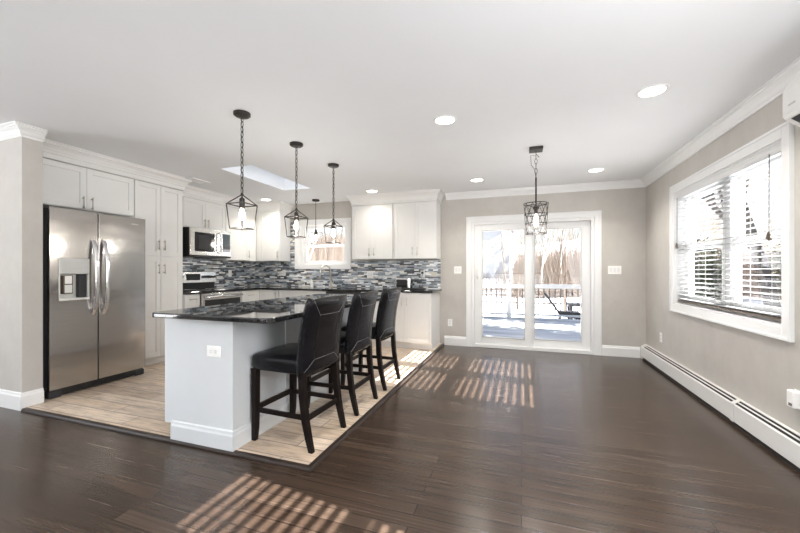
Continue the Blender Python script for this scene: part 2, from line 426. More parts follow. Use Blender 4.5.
BASE = [(0, 0), (0.018, 0), (0.018, 0.115), (0.012, 0.128), (0.010, 0.142), (0.004, 0.148), (0, 0.148)]
struct(MB().sweep(BASE, [(-1.18, YB), (-0.832, YB)]).build('baseboard_back', 'white_trim'))
struct(MB().sweep(BASE, [(1.078, YB), (XR - 0.07, YB)]).build('baseboard_rear', 'white_trim'))
struct(MB().sweep(BASE, [(XF, PY0), (PX, PY0), (PX, PY1)], 0.0).build('baseboard_partition', 'white_trim'))
# mosaic backsplash
BSZ0, BSZ1 = 0.907, 1.372
bs = MB(); bs.box(-4.95, -4.04, YB - 0.008, YB - 0.0005, BSZ0, BSZ1)
bs.box(-4.13, -4.021, YB - 0.008, YB - 0.0005, BSZ1, 2.14).box(-4.04, -2.858, YB - 0.008, YB - 0.0005, BSZ0, 1.232).box(-2.858, -1.245, YB - 0.008, YB - 0.0005, BSZ0, BSZ1)
struct(bs.build('wall_backsplash_back', 'mosaic_back'))
struct(MB().box(XL + 0.0005, XL + 0.008, 3.62, YB - 0.009, BSZ0, 1.83).build('wall_backsplash_left', 'mosaic_left'))

# --- right wall windows
def casing(m, axis, face, sgn, a0, a1, z0, z1, w=0.085, t=0.02):
    # picture-frame casing; opening a0..a1, z0..z1
    def b(p, q, r, s_, d):
        m.box(p, q, face, face + sgn * d, r, s_) if axis == 'x' else m.box(face, face + sgn * d, p, q, r, s_)
    for (p, q, r, s_) in ((a0 - w, a0, z0 - w, z1 + w), (a1, a1 + w, z0 - w, z1 + w), (a0, a1, z1, z1 + w), (a0, a1, z0 - w, z0)): b(p, q, r, s_, t)
    e = 0.018; g = 0.0012
    for (p, q, r, s_) in ((a0 - w - g, a0 - w + e, z0 - w + e, z1 + w - e), (a1 + w - e, a1 + w + g, z0 - w + e, z1 + w - e), (a0 - w - g, a1 + w + g, z1 + w - e, z1 + w + g), (a0 - w - g, a1 + w + g, z0 - w - g, z0 - w + e)): b(p, q, r, s_, t + 0.007)
def right_window(name, y0, y1, z0, z1):
    m = MB(); casing(m, 'y', XR, -1, y0, y1, z0, z1)
    g = 0.001; t = 0.012
    for (a, b, c, d) in ((y0 + g, y0 + t, z0 + g, z1 - g), (y1 - t, y1 - g, z0 + g, z1 - g), (y0 + t, y1 - t, z0 + g, z0 + t), (y0 + t, y1 - t, z1 - t, z1 - g)): m.box(XR - 0.004, XR + 0.16, a, b, c, d)
    w = struct(m.build(name, 'white_trim', bevel=0.002))
    ym = (y0 + y1) / 2; zm = (z0 + z1) / 2
    f = MB()
    f.box(XR + 0.085, XR + 0.155, y0 + t, y0 + 0.05, z0 + t, z1 - t).box(XR + 0.085, XR + 0.155, y1 - 0.05, y1 - t, z0 + t, z1 - t)
    f.box(XR + 0.085, XR + 0.155, y0 + 0.05, y1 - 0.05, z1 - 0.05, z1 - t).box(XR + 0.085, XR + 0.155, y0 + 0.05, y1 - 0.05, z0 + t, z0 + 0.05)
    f.box(XR + 0.075, XR + 0.155, ym - 0.06, ym + 0.06, z0 + t, z1 - t)
    f.build('window_frame', 'vinyl_white', w, bevel=0.002)
    for (a, b) in ((y0 + 0.05, ym - 0.06), (ym + 0.06, y1 - 0.05)):
        for (c, d, x0) in ((z0 + 0.05, zm + 0.02, XR + 0.09), (zm - 0.02, z1 - 0.05, XR + 0.122)):
            q = MB(); s_ = 0.05
            q.box(x0, x0 + 0.03, a, a + s_, c, d).box(x0, x0 + 0.03, b - s_, b, c, d).box(x0, x0 + 0.03, a + s_, b - s_, c, c + s_).box(x0, x0 + 0.03, a + s_, b - s_, d - s_, d)
            sh = q.build('sash', 'vinyl_white', w, bevel=0.002)
            MB().box(x0 + 0.012, x0 + 0.016, a + s_, b - s_, c + s_, d - s_).build('pane', 'window_glass', sh)
    return w
right_window('window_1', *WA); right_window('window_2', *WB)
def blind(y0, y1, z0, z1, label, cat='blind', dangle=True):
    r = thing('window_blind', label, cat, (XR + 0.04, (y0 + y1) / 2, z0 + 0.02), group=None)
    x = XR + 0.042; a, b = y0 + 0.018, y1 - 0.018
    MB().box(x - 0.03, x + 0.03, a, b, z1 - 0.058, z1 - 0.014).build('headrail', 'blind_white', r)
    MB().prism([(x - 0.040, z1 - 0.075), (x - 0.033, z1 - 0.075), (x - 0.031, z1 - 0.014), (x - 0.043, z1 - 0.014), (x - 0.043, z1 - 0.028), (x - 0.039, z1 - 0.034), (x - 0.039, z1 - 0.06), (x - 0.042, z1 - 0.066)], 'y', a, b).build('valance', 'blind_white', r, bevel=0.001)
    sl = MB(); z = z1 - 0.088; pitch = 0.0445
    tl = math.radians(0)
    while z > z0 + 0.05:
        n = 6; k = len(sl.v); w = 0.0245
        for yy in (a, b):
            for i in range(n + 1):
                u = -1 + 2 * i / n; zz = 0.0035 * (1 - u * u)
                sl.v.append((x + u * w * math.cos(tl) , yy, z + zz + u * w * math.sin(tl)))
            for i in range(n, -1, -1):
                u = -1 + 2 * i / n; zz = 0.0035 * (1 - u * u) - 0.0026
                sl.v.append((x + u * w * math.cos(tl), yy, z + zz + u * w * math.sin(tl)))
        M = 2 * (n + 1)
        for i in range(M): j = (i + 1) % M; sl.f.append((k + i, k + j, k + M + j, k + M + i))
        sl.f.append(tuple(k + i for i in range(M))); sl.f.append(tuple(k + M + i for i in range(M)))
        z -= pitch
    sl.build('slats', 'slat_dimmed', r)
    MB().box(x - 0.025, x + 0.025, a, b, z0 + 0.028, z0 + 0.046).build('bottom_rail', 'tassel_wood', r, bevel=0.003)
    c = MB(); k = 5
    for i in range(k):
        yy = a + 0.14 + (b - a - 0.28) * i / (k - 1)
        c.cyl((x - 0.0265, yy, z0 + 0.04), (x - 0.0265, yy, z1 - 0.06), 0.0011, 5).cyl((x + 0.0265, yy, z0 + 0.04), (x + 0.0265, yy, z1 - 0.06), 0.0011, 5)
    c.build('ladder_cord', 'cord_grey', r)
    MB().box(XR + 0.004, XR + 0.05, a - 0.004, a + 0.016, z1 - 0.06, z1 - 0.0135).build('bracket', 'dark_side', r)
    for (yy, zt) in ((a + 0.125, 1.43), (b - 0.045, 1.47)):
        p = MB(); p.cyl((x - 0.047, yy, zt), (x - 0.047, yy, z1 - 0.06), 0.0016, 5).cyl((x - 0.047, yy + 0.012, zt + 0.01), (x - 0.047, yy + 0.006, z1 - 0.06), 0.0016, 5)
        pc = p.build('pull_cord', 'dark_side', r)
        t = MB(); t.lathe([(0.003, 0.02), (0.006, 0.012), (0.010, -0.012), (0.011, -0.03), (0.004, -0.034)], (x - 0.047, yy, zt), 10).lathe([(0.003, 0.02), (0.006, 0.012), (0.010, -0.012), (0.011, -0.03), (0.004, -0.034)], (x - 0.047, yy + 0.017, zt + 0.012), 10)
        t.build('tassel', 'tassel_wood', pc, smooth=True)
    return r
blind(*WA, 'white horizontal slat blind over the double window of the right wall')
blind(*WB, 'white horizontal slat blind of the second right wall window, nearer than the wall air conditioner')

# --- window over the sink
m = MB(); casing(m, 'x', YB, -1, WK[0], WK[1], WK[2], WK[3], 0.085)
for (a, b, c, d) in ((WK[0] + .001, WK[0] + .012, WK[2] + .001, WK[3] - .001), (WK[1] - .012, WK[1] - .001, WK[2] + .001, WK[3] - .001), (WK[0] + .012, WK[1] - .012, WK[2] + .001, WK[2] + .012), (WK[0] + .012, WK[1] - .012, WK[3] - .012, WK[3] - .001)):
    m.box(a, b, YB - 0.004, YB + 0.16, c, d)
m.box(WK[0] + .012, WK[0] + .055, YB + 0.05, YB + 0.14, WK[2] + .012, WK[3] - .012).box(WK[1] - .042, WK[1] - .012, YB + 0.05, YB + 0.14, WK[2] + .012, WK[3] - .012)
w4 = struct(m.build('window_4', 'white_trim', bevel=0.002))
zm = 1.665
for (c, d, yy) in ((WK[2] + 0.012, zm + 0.025, YB + 0.06), (zm - 0.025, WK[3] - 0.012, YB + 0.095)):
    q = MB(); s_ = 0.055; a, b = WK[0] + 0.056, WK[1] - 0.043
    q.box(a, a + s_, yy, yy + 0.032, c, d).box(b - s_, b, yy, yy + 0.032, c, d).box(a + s_, b - s_, yy, yy + 0.032, c, c + s_).box(a + s_, b - s_, yy, yy + 0.032, d - s_, d)
    sh = q.build('sash', 'vinyl_white', w4, bevel=0.002)
    MB().box(a + s_, b - s_, yy + 0.014, yy + 0.018, c + s_, d - s_).build('pane', 'window_glass', sh)

# --- sliding glass door
m = MB()
for (w0, w1, t) in ((0.085, 0.058, 0.026), (0.058, 0.026, 0.018), (0.026, 0.0, 0.022)):
    m.box(DR[0] - w0, DR[0] - w1, YB - t, YB, 0, DR[3] + w1).box(DR[1] + w1, DR[1] + w0, YB - t, YB, 0, DR[3] + w1).box(DR[0] - w0, DR[1] + w0, YB - t, YB, DR[3] + w1, DR[3] + w0)
door = struct(m.build('door_1', 'white_trim', bevel=0.002))
f = MB(); e = 0.045
f.box(DR[0] + .001, DR[0] + e, YB - 0.012, YB + 0.15, 0, DR[3] - .001).box(DR[1] - e, DR[1] - .001, YB - 0.012, YB + 0.15, 0, DR[3] - .001)
f.box(DR[0] + e, DR[1] - e, YB - 0.012, YB + 0.15, DR[3] - e, DR[3] - .001).box(DR[0] + e, DR[1] - e, YB - 0.012, YB + 0.15, 0.001, 0.05)
f.build('door_frame', 'vinyl_white', door, bevel=0.003)
def slider(x0, x1, gx0, gx1, yy):
    q = MB(); z0, z1, g0, g1 = 0.05, DR[3] - e, 0.155, 1.832
    q.box(x0, gx0, yy, yy + 0.04, z0, z1).box(gx1, x1, yy, yy + 0.04, z0, z1).box(gx0, gx1, yy, yy + 0.04, z0, g0).box(gx0, gx1, yy, yy + 0.04, g1, z1)
    l_ = q.build('door_leaf', 'vinyl_white', door, bevel=0.004)
    q = MB(); r_ = 0.012
    q.box(gx0, gx0 + r_, yy - 0.004, yy + 0.044, g0, g1).box(gx1 - r_, gx1, yy - 0.004, yy + 0.044, g0, g1).box(gx0 + r_, gx1 - r_, yy - 0.004, yy + 0.044, g0, g0 + r_).box(gx0 + r_, gx1 - r_, yy - 0.004, yy + 0.044, g1 - r_, g1)
    q.build('glazing_bead', 'grey_panel', l_)
    MB().box(gx0, gx1, yy + 0.018, yy + 0.022, g0, g1).build('pane', 'window_glass', l_)
    return l_
lf = slider(DR[0] + e, 0.145, -0.59, 0.05, YB + 0.015)
slider(0.06, DR[1] - e, 0.185, 0.835, YB + 0.075)
h = MB(); h.box(-0.672, -0.642, YB - 0.002, YB + 0.015, 1.07, 1.24).tube([(-0.657, YB, 1.10), (-0.657, YB - 0.035, 1.11), (-0.657, YB - 0.035, 1.20), (-0.657, YB, 1.21)], 0.008, 8)
h.build('door_handle', 'enamel_white', lf)
MB().cyl((-0.657, YB + 0.014, 1.075), (-0.657, YB - 0.012, 1.075), 0.012, 12).build('door_lock', 'nickel', lf)
MB().box(0.78, 0.93, YB - 0.02, YB - 0.013, 1.925, 1.94).build('door_bar', 'nickel', door)

# ------------------------------------------------------------------ cabinets
def OB(m, o, a0, a1, d0, d1, z0, z1, face):
    if o == 'X': return m.box(face + d0, face + d1, a0, a1, z0, z1)
    return m.box(a0, a1, face - d1, face - d0, z0, z1)
def PT(o, a, d, z, face): return (face + d, a, z) if o == 'X' else (a, face - d, z)
def pull(o, a, z, face, vertical=True, L=0.128):
    m = MB(); d = 0.03
    if vertical:
        m.cyl(PT(o, a, d, z - L / 2, face), PT(o, a, d, z + L / 2, face), 0.0055, 10)
        for s_ in (-1, 1): m.cyl(PT(o, a, -0.001, z + s_ * L * 0.36, face), PT(o, a, d, z + s_ * L * 0.36, face), 0.0045, 8)
    else:
        m.cyl(PT(o, a - L / 2, d, z, face), PT(o, a + L / 2, d, z, face), 0.0055, 10)
        for s_ in (-1, 1): m.cyl(PT(o, a + s_ * L * 0.36, -0.001, z, face), PT(o, a + s_ * L * 0.36, d, z, face), 0.0045, 8)
    return m
def front(o, a0, a1, z0, z1, face, root, handle, name='door', mat='cabinet_white'):
    if name == 'filler':
        m = MB(); OB(m, o, a0, a1, -0.02, -0.001, z0, z1, face); return m.build('filler', mat, root, bevel=0.001)
    g = 0.0016; a0 += g; a1 -= g; z0 += g; z1 -= g
    m = MB(); w = min(0.058, (z1 - z0) * 0.28)
    OB(m, o, a0, a0 + w, -0.02, 0, z0, z1, face); OB(m, o, a1 - w, a1, -0.02, 0, z0, z1, face)
    OB(m, o, a0 + w, a1 - w, -0.02, 0, z0, z0 + w, face); OB(m, o, a0 + w, a1 - w, -0.02, 0, z1 - w, z1, face)
    OB(m, o, a0 + w, a1 - w, -0.02, -0.0085, z0 + w, z1 - w, face)
    d = m.build(name, mat, root, bevel=0.0012)
    if handle:
        aa, zz, vert = handle
        pull(o, aa, zz, face, vert).build('handle', 'nickel', d, smooth=True)
    return d
def cabinet(label, o, a0, a1, z0, z1, back, face, fronts, toe=0.0, group=None, name='kitchen_cabinet', z_toe0=0.02):
    a0 += 0.0012; a1 -= 0.0012
    loc = PT(o, (a0 + a1) / 2, 0, z_toe0 if toe else z0, (back + face) / 2)
    r = thing(name, label, 'cabinet', loc, group=group)
    dep = abs(face - back) - 0.001
    m = MB(); OB(m, o, a0, a1, -dep, -0.021, z0 + toe, z1, face)
    m.build('carcass', 'cabinet_white', r, bevel=0.001)
    if toe:
        m = MB(); OB(m, o, a0, a1, -dep, -0.075, z_toe0 + 0.0005, z0 + toe, face); m.build('toe_kick', 'cabinet_white', r)
    for q in fronts: front(o, *q[:4], face, r, q[4], q[5] if len(q) > 5 else 'door')
    return r
TOP = ZC - 0.158 - 0.001
UB = 1.378
# tall units at the left wall
cabinet('wide white two-door cabinet bridging over the steel refrigerator', 'X', 1.985, 2.958, 1.835, TOP, XL, FX,
        [(2.0, 2.475, 1.84, TOP - 0.004, (2.435, 1.905, True)), (2.475, 2.957, 1.84, TOP - 0.004, (2.515, 1.905, True))])
cabinet('tall white four-door pantry cabinet between refrigerator and range counter', 'X', 2.960, 3.613, 0.02, TOP, XL, FX,
        [(2.966, 3.287, 1.38, TOP - 0.004, (3.25, 1.52, True)), (3.287, 3.585, 1.38, TOP - 0.004, (3.324, 1.52, True)),
         (2.966, 3.287, 0.12, 1.37, (3.25, 1.22, True)), (3.287, 3.585, 0.12, 1.37, (3.324, 1.22, True))], toe=0.09)
cabinet('short white two-door wall cabinet directly above the microwave', 'X', 3.862, 4.652, 1.842, TOP, XL, UX,
        [(3.866, 4.257, 1.846, TOP - 0.004, (4.222, 1.93, True)), (4.257, 4.648, 1.846, TOP - 0.004, (4.292, 1.93, True))])
cabinet('narrow white wall filler cabinet between the pantry and the microwave', 'X', 3.618, 3.858, UB, TOP, XL, UX,
        [(3.622, 3.855, UB + 0.004, TOP - 0.004, (3.82, 1.5, True))])
cabinet('white single-door wall cabinet just right of the microwave', 'X', 4.656, 5.366, UB, TOP, XL, UX,
        [(4.66, 5.20, UB + 0.004, TOP - 0.004, (5.165, 1.5, True)), (5.203, 5.366, UB, TOP, None, 'filler')])
cabinet('white single-door wall cabinet in the back corner, left of the sink window', 'Y', -4.648, -4.13, UB, TOP, YB - 0.009, UY,
        [(-4.57, -4.135, UB + 0.004, TOP - 0.004, (-4.17, 1.5, True)), (-4.647, -4.573, UB, TOP, None, 'filler')])
cabinet('white two-door wall cabinet right beside the sink window', 'Y', -2.688, -1.946, UB + 0.01, TOP, YB - 0.009, UY,
        [(-2.686, -2.325, UB + 0.014, TOP - 0.004, (-2.365, 1.51, True)), (-2.325, -1.965, UB + 0.014, TOP - 0.004, (-2.285, 1.51, True))], group='back wall cabinets right of the window')
cabinet('white two-door wall cabinet at the end of the back wall run, above the toaster', 'Y', -1.942, -1.242, UB + 0.01, TOP, YB - 0.009, UY,
        [(-1.935, -1.586, UB + 0.014, TOP - 0.004, (-1.625, 1.51, True)), (-1.586, -1.246, UB + 0.014, TOP - 0.004, (-1.546, 1.51, True))], group='back wall cabinets right of the window')
# base units
BZ = 0.869; BX, BY = -4.33, 5.08
cabinet('small white base cabinet with one drawer between pantry and range', 'X', 3.618, 3.868, 0.02, BZ, XL + 0.009, BX,
        [(3.622, 3.866, 0.70, BZ - 0.004, (3.744, 0.80, False), 'drawer'), (3.622, 3.866, 0.12, 0.695, (3.66, 0.6, True))], toe=0.09)
cabinet('white base cabinet with drawers just right of the range', 'X', 4.658, 5.079, 0.02, BZ, XL + 0.009, BX,
        [(4.662, 5.036, 0.70, BZ - 0.004, (4.85, 0.79, False), 'drawer'), (4.662, 5.036, 0.12, 0.695, (4.70, 0.6, True)), (5.038, 5.079, 0.11, BZ, None, 'filler')], toe=0.09)
cabinet('white base cabinet in the back corner, left of the sink base', 'Y', -4.329, -3.93, 0.02, BZ, YB - 0.009, BY,
        [(-4.24, -3.935, 0.12, BZ - 0.004, (-3.975, 0.77, True)), (-4.327, -4.243, 0.11, BZ, None, 'filler')], toe=0.09)
cabinet('wide white sink base cabinet under the window', 'Y', -3.927, -3.01, 0.02, BZ, YB - 0.009, BY,
        [(-3.922, -3.47, 0.12, 0.69, (-3.51, 0.62, True)), (-3.47, -3.014, 0.12, 0.69, (-3.43, 0.62, True)), (-3.922, -3.014, 0.70, BZ - 0.004, None, 'drawer')], toe=0.09)
cabinet('narrow white drawer cabinet just right of the dishwasher', 'Y', -2.392, -2.052, 0.02, BZ, YB - 0.009, BY,
        [(-2.388, -2.056, 0.70, BZ - 0.004, (-2.222, 0.785, False), 'drawer'), (-2.388, -2.056, 0.42, 0.695, (-2.222, 0.6, False), 'drawer'), (-2.388, -2.056, 0.12, 0.415, (-2.222, 0.32, False), 'drawer')], toe=0.09)
cabinet('white two-door base cabinet at the right end of the counter, beside the grey wall', 'Y', -2.05, -1.255, 0.02, BZ, YB - 0.009, BY,
        [(-2.046, -1.665, 0.125, BZ - 0.004, (-1.705, 0.735, True)), (-1.665, -1.285, 0.125, BZ - 0.004, (-1.625, 0.735, True))], toe=0.09)
CT0, CT1 = 0.871, 0.905
poly = [(XL + 0.009, 4.656), (-4.295, 4.656), (-4.295, 5.045), (-1.225, 5.045), (-1.225, YB - 0.009), (XL + 0.009, YB - 0.009)]
tag(MB().prism(poly, 'z', CT0, CT1).build('countertop', 'black_granite', bevel=0.006, segs=3), 'black granite countertop running round the corner below the sink window', 'countertop')
tag(MB().box(XL + 0.009, -4.295, 3.618, 3.868, CT0, CT1).build('countertop', 'black_granite', bevel=0.006, segs=3), 'small black granite countertop between pantry and range', 'countertop')

# dishwasher
r = thing('dishwasher', 'stainless dishwasher under the counter, right of the sink base', 'dishwasher', (-2.7, BY + 0.3, 0.02))
MB().box(-3.003, -2.397, BY + 0.03, YB - 0.02, 0.03, BZ - 0.002).build('body', 'dark_side', r)
MB().box(-3.003, -2.397, BY - 0.012, BY + 0.029, 0.12, 0.80).build('door', 'steel', r, bevel=0.004)
MB().box(-3.003, -2.397, BY - 0.012, BY + 0.029, 0.805, BZ - 0.003).build('control_panel', 'dark_side', r, bevel=0.004)
MB().tube([(-2.95, BY - 0.012, 0.77), (-2.95, BY - 0.05, 0.77), (-2.45, BY - 0.05, 0.77), (-2.45, BY - 0.012, 0.77)], 0.01, 10).build('handle', 'steel', r, smooth=True)
MB().box(-3.0, -2.4, BY + 0.06, BY + 0.1, 0.021, 0.115).build('toe_kick', 'black_plastic', r)

# ------------------------------------------------------------------ refrigerator
r = thing('refrigerator', 'stainless side-by-side refrigerator with ice and water dispenser', 'refrigerator', (-4.5, 2.44, 0.02))
F0, F1, FM, FF = 2.022, 2.892, 2.415, -4.05
MB().box(FF - 0.076, FF - 0.002, FM - 0.0058, FM + 0.0058, 0.1, 1.775).build('door_gap_shade', 'shadow_gap', r)  # dark strip standing in for the shade between the doors
MB().box(-4.93, FF - 0.085, F0 - 0.03, F1 - 0.005, 0.05, 1.775).build('cabinet', 'dark_side', r, bevel=0.004)
m = MB(); m.box(FF - 0.075, FF - 0.03, F0 + 0.01, F1 - 0.01, 0.03, 0.095)
for i in range(22): m.box(FF - 0.031, FF - 0.026, F0 + 0.14 + i * 0.029, F0 + 0.16 + i * 0.029, 0.045, 0.08)
m.build('base_grille', 'black_plastic', r)
for yy in (F0 + 0.002, F1 - 0.102): MB().box(FF - 0.08, FF - 0.012, yy, yy + 0.1, 0.0215, 0.088).build('foot_cover', 'dark_side', r, bevel=0.012)
D0, D1, E0, E1 = 2.09, 2.335, 0.915, 1.31
m = MB(); T = 0.075
m.box(FF - T, FF, F0, D0, 0.1, 1.78).box(FF - T, FF, D1, FM - 0.006, 0.1, 1.78).box(FF - T, FF, D0, D1, 0.1, E0).box(FF - T, FF, D0, D1, E1, 1.78)
dl = m.build('door', 'fridge_steel', r)
dr = MB().box(FF - T, FF, FM + 0.006, F1, 0.1, 1.78).build('door', 'fridge_steel', r, bevel=0.002)
# dispenser
m = MB(); m.box(FF - 0.074, FF - 0.068, D0, D1, E0, E1).box(FF - 0.07, FF + 0.004, D0, D0 + 0.008, E0, E1).box(FF - 0.07, FF + 0.004, D1 - 0.008, D1, E0, E1).box(FF - 0.07, FF + 0.006, D0, D1, E0, E0 + 0.018)
dp = m.build('dispenser', 'light_grey_plastic', dl)
MB().box(FF - 0.06, FF + 0.004, D0 + 0.008, D1 - 0.008, 1.165, E1).build('control_panel', 'grey_panel', dl, bevel=0.003)
m = MB(); m.box(FF - 0.068, FF - 0.02, D1 - 0.075, D1 - 0.009, E0 + 0.02, 1.16); m.build('dispenser_recess', 'dark_side', dl, bevel=0.003)
m = MB(); m.box(FF - 0.066, FF - 0.022, D0 + 0.045, D0 + 0.125, 0.975, 1.15); m.build('dispenser_paddle', 'tassel_wood', dl, bevel=0.004)
MB().box(FF - 0.023, FF - 0.018, D0 + 0.058, D0 + 0.112, 1.07, 1.145).build('dispenser_light', 'plate_white', dl)
MB().box(FF - 0.023, FF - 0.017, D0 + 0.056, D0 + 0.114, 0.985, 1.06).build('dispenser_pad', 'light_grey_plastic', dl)
for yy, dd in ((FM - 0.048, dl), (FM + 0.048, dr)):
    m = MB(); pts = []; N = 14
    for i in range(N + 1):
        t = i / N; pts.append((FF + 0.004 + 0.062 * (math.sin(PI * t) ** 0.55), yy + 0.0 * t, 0.755 + 0.75 * t))
    k = len(m.v); w = 0.018
    for i, p in enumerate(pts):
        for (du, dw) in ((-0.008, -w), (0.008, -w), (0.014, -w * 0.4), (0.014, w * 0.4), (0.008, w), (-0.008, w)): m.v.append((p[0] + du, p[1] + dw, p[2]))
    for i in range(N):
        for j in range(6): m.f.append((k + i * 6 + j, k + i * 6 + (j + 1) % 6, k + (i + 1) * 6 + (j + 1) % 6, k + (i + 1) * 6 + j))
    m.f.append(tuple(range(k, k + 6))); m.f.append(tuple(range(k + N * 6, k + N * 6 + 6)))
    m.build('handle', 'chrome', dd, smooth=False, bevel=0.002)
MB().box(FF - 0.0005, FF + 0.0025, 2.735, 2.81, 1.70, 1.715).build('badge', 'chrome', dr)

# ------------------------------------------------------------------ microwave
r = thing('microwave', 'stainless over-the-range microwave with black window', 'microwave', (-4.75, 4.26, 1.40))
M0, M1, MF = 3.90, 4.655, -4.545
MB().box(XL + 0.009, MF - 0.03, M0, M1, 1.405, 1.838).build('body', 'black_plastic', r)
d = MB(); d.box(MF - 0.029, MF, M0, 4.46, 1.43, 1.835); d = d.build('door', 'steel', r, bevel=0.004)
MB().box(MF - 0.001, MF + 0.003, M0 + 0.07, 4.33, 1.49, 1.775).build('door_window', 'black_glass', d, bevel=0.002)
MB().box(MF + 0.0028, MF + 0.004, M0 + 0.13, 4.25, 1.525, 1.735).build('window_screen', 'dark_side', d)
MB().tube([(MF, 4.405, 1.48), (MF + 0.045, 4.405, 1.50), (MF + 0.045, 4.405, 1.77), (MF, 4.405, 1.79)], 0.012, 10).build('handle', 'chrome', d, smooth=True)
c = MB().box(MF - 0.029, MF, 4.464, M1, 1.43, 1.835).build('control_panel', 'steel', r, bevel=0.003)
MB().box(MF - 0.001, MF + 0.002, 4.485, 4.635, 1.50, 1.79).build('keypad', 'black_glass', c)
MB().box(MF - 0.03, MF - 0.004, M0, M1, 1.404, 1.428).build('vent_grille', 'black_plastic', r)

# ------------------------------------------------------------------ range
r = thing('kitchen_range', 'stainless electric range with black glass cooktop and back control panel', 'range', (-4.6, 4.26, 0.02))
R0, R1, RF = 3.874, 4.65, -4.30
MB().box(XL + 0.01, RF - 0.04, R0, R1, 0.04, 0.893).build('body', 'dark_side', r)
ck = MB().box(XL + 0.07, RF + 0.005, R0, R1, 0.894, 0.912).build('cooktop', 'black_glass', r, bevel=0.004)
for (x, y, q) in ((-4.47, 4.06, 0.10), (-4.47, 4.47, 0.085), (-4.74, 4.06, 0.075), (-4.74, 4.47, 0.10)):
    m = MB(); m.tube([(x + q * math.cos(2 * PI * i / 32), y + q * math.sin(2 * PI * i / 32), 0.9122) for i in range(32)], 0.0014, 4, closed=True); m.build('burner_ring', 'grey_panel', ck)
d = MB().box(RF - 0.04, RF, R0 + 0.003, R1 - 0.003, 0.30, 0.868).build('oven_door', 'steel', r, bevel=0.005)
MB().box(RF - 0.002, RF + 0.002, R0 + 0.05, R1 - 0.05, 0.38, 0.775).build('oven_window', 'black_glass', d)
MB().tube([(RF, R0 + 0.045, 0.815), (RF + 0.05, R0 + 0.05, 0.818), (RF + 0.05, R1 - 0.05, 0.818), (RF, R1 - 0.045, 0.815)], 0.016, 12).build('handle', 'chrome', d, smooth=True)
MB().box(RF - 0.04, RF - 0.001, R0 + 0.003, R1 - 0.003, 0.08, 0.293).build('drawer', 'steel', r, bevel=0.004)
MB().box(XL + 0.01, XL + 0.069, R0, R1, 0.894, 1.01).build('backguard', 'black_plastic', r)
cp = MB().prism([(XL + 0.01, 1.011), (XL + 0.12, 1.011), (XL + 0.10, 1.18), (XL + 0.02, 1.19), (XL + 0.01, 1.19)], 'y', R0, R1).build('control_panel', 'steel', r, bevel=0.004)
MB().box(XL + 0.108, XL + 0.117, 4.09, 4.33, 1.05, 1.15).build('display', 'dark_side', cp)
for yy in (3.93, 3.995, 4.40, 4.465, 4.53, 4.595):
    m = MB(); m.cyl((XL + 0.108, yy, 1.10), (XL + 0.142, yy, 1.105), 0.023, 16, 0.019); m.build('knob', 'black_plastic', cp, smooth=False)

# ------------------------------------------------------------------ island
IX0, IX1, IY0, IY1 = -2.408, -1.785, 1.84, 3.86
r = thing('kitchen_island', 'white kitchen island with panelled ends below black granite top', 'island', (-2.1, 2.85, 0.02))
MB().box(IX0 + 0.022, IX1 - 0.004, IY0 + 0.006, IY1 - 0.006, 0.125, BZ).build('carcass', 'island_white', r)
m = MB(); m.box(IX0 + 0.085, IX1, IY0 + 0.012, IY1 - 0.012, 0.021, 0.126); m.build('plinth', 'island_white', r)
m = MB(); m.box(IX0 + 0.022, IX1 + 0.004, IY0, IY0 + 0.02, 0.125, BZ); m.build('end_panel', 'island_white', r, bevel=0.002)
m = MB(); m.box(IX0 + 0.022, IX1 + 0.004, IY1 - 0.02, IY1, 0.125, BZ); m.build('end_panel', 'island_white', r, bevel=0.002)
m = MB(); m.box(IX1 - 0.004, IX1 + 0.002, IY0 + 0.02, 2.40, 0.12, BZ).box(IX1 - 0.004, IX1 + 0.002, 2.406, 3.13, 0.12, BZ).box(IX1 - 0.004, IX1 + 0.002, 3.136, IY1 - 0.02, 0.12, BZ)
m.build('side_panel', 'island_white', r, bevel=0.001)
MB().box(IX1 + 0.002, IX1 + 0.010, 2.385, 2.425, 0.15, BZ).build('batten', 'island_white', r, bevel=0.002)
IB = [(0, 0.021), (0.016, 0.021), (0.016, 0.115), (0.011, 0.128), (0.009, 0.142), (0.003, 0.148), (0, 0.148)]
MB().sweep(IB, [(-2.312, IY0), (IX1 + 0.004, IY0), (IX1 + 0.004, IY1), (-2.312, IY1)]).build('base_moulding', 'island_white', r)
n_ = 4
for i in range(n_):
    y0 = IY0 + 0.02 + i * (IY1 - IY0 - 0.04) / n_; y1 = IY0 + 0.02 + (i + 1) * (IY1 - IY0 - 0.04) / n_; g = 0.002
    m = MB(); m.box(IX0, IX0 + 0.0215, y0 + g, y1 - g, 0.125, BZ - 0.004)
    d = m.build('door', 'cabinet_white', r, bevel=0.002)
    m = MB(); m.cyl((IX0 - 0.03, y1 - 0.05, 0.64), (IX0 - 0.03, y1 - 0.05, 0.77), 0.0055, 8); m.cyl((IX0, y1 - 0.05, 0.66), (IX0 - 0.03, y1 - 0.05, 0.66), 0.004, 6); m.cyl((IX0, y1 - 0.05, 0.75), (IX0 - 0.03, y1 - 0.05, 0.75), 0.004, 6)
    m.build('handle', 'nickel', d)
tag(MB().rbox(-2.435, -1.43, 1.755, 3.98, CT0, CT1, 0.06, 6).build('countertop', 'black_granite', bevel=0.008, segs=3), 'large polished black granite top on the white island', 'countertop')

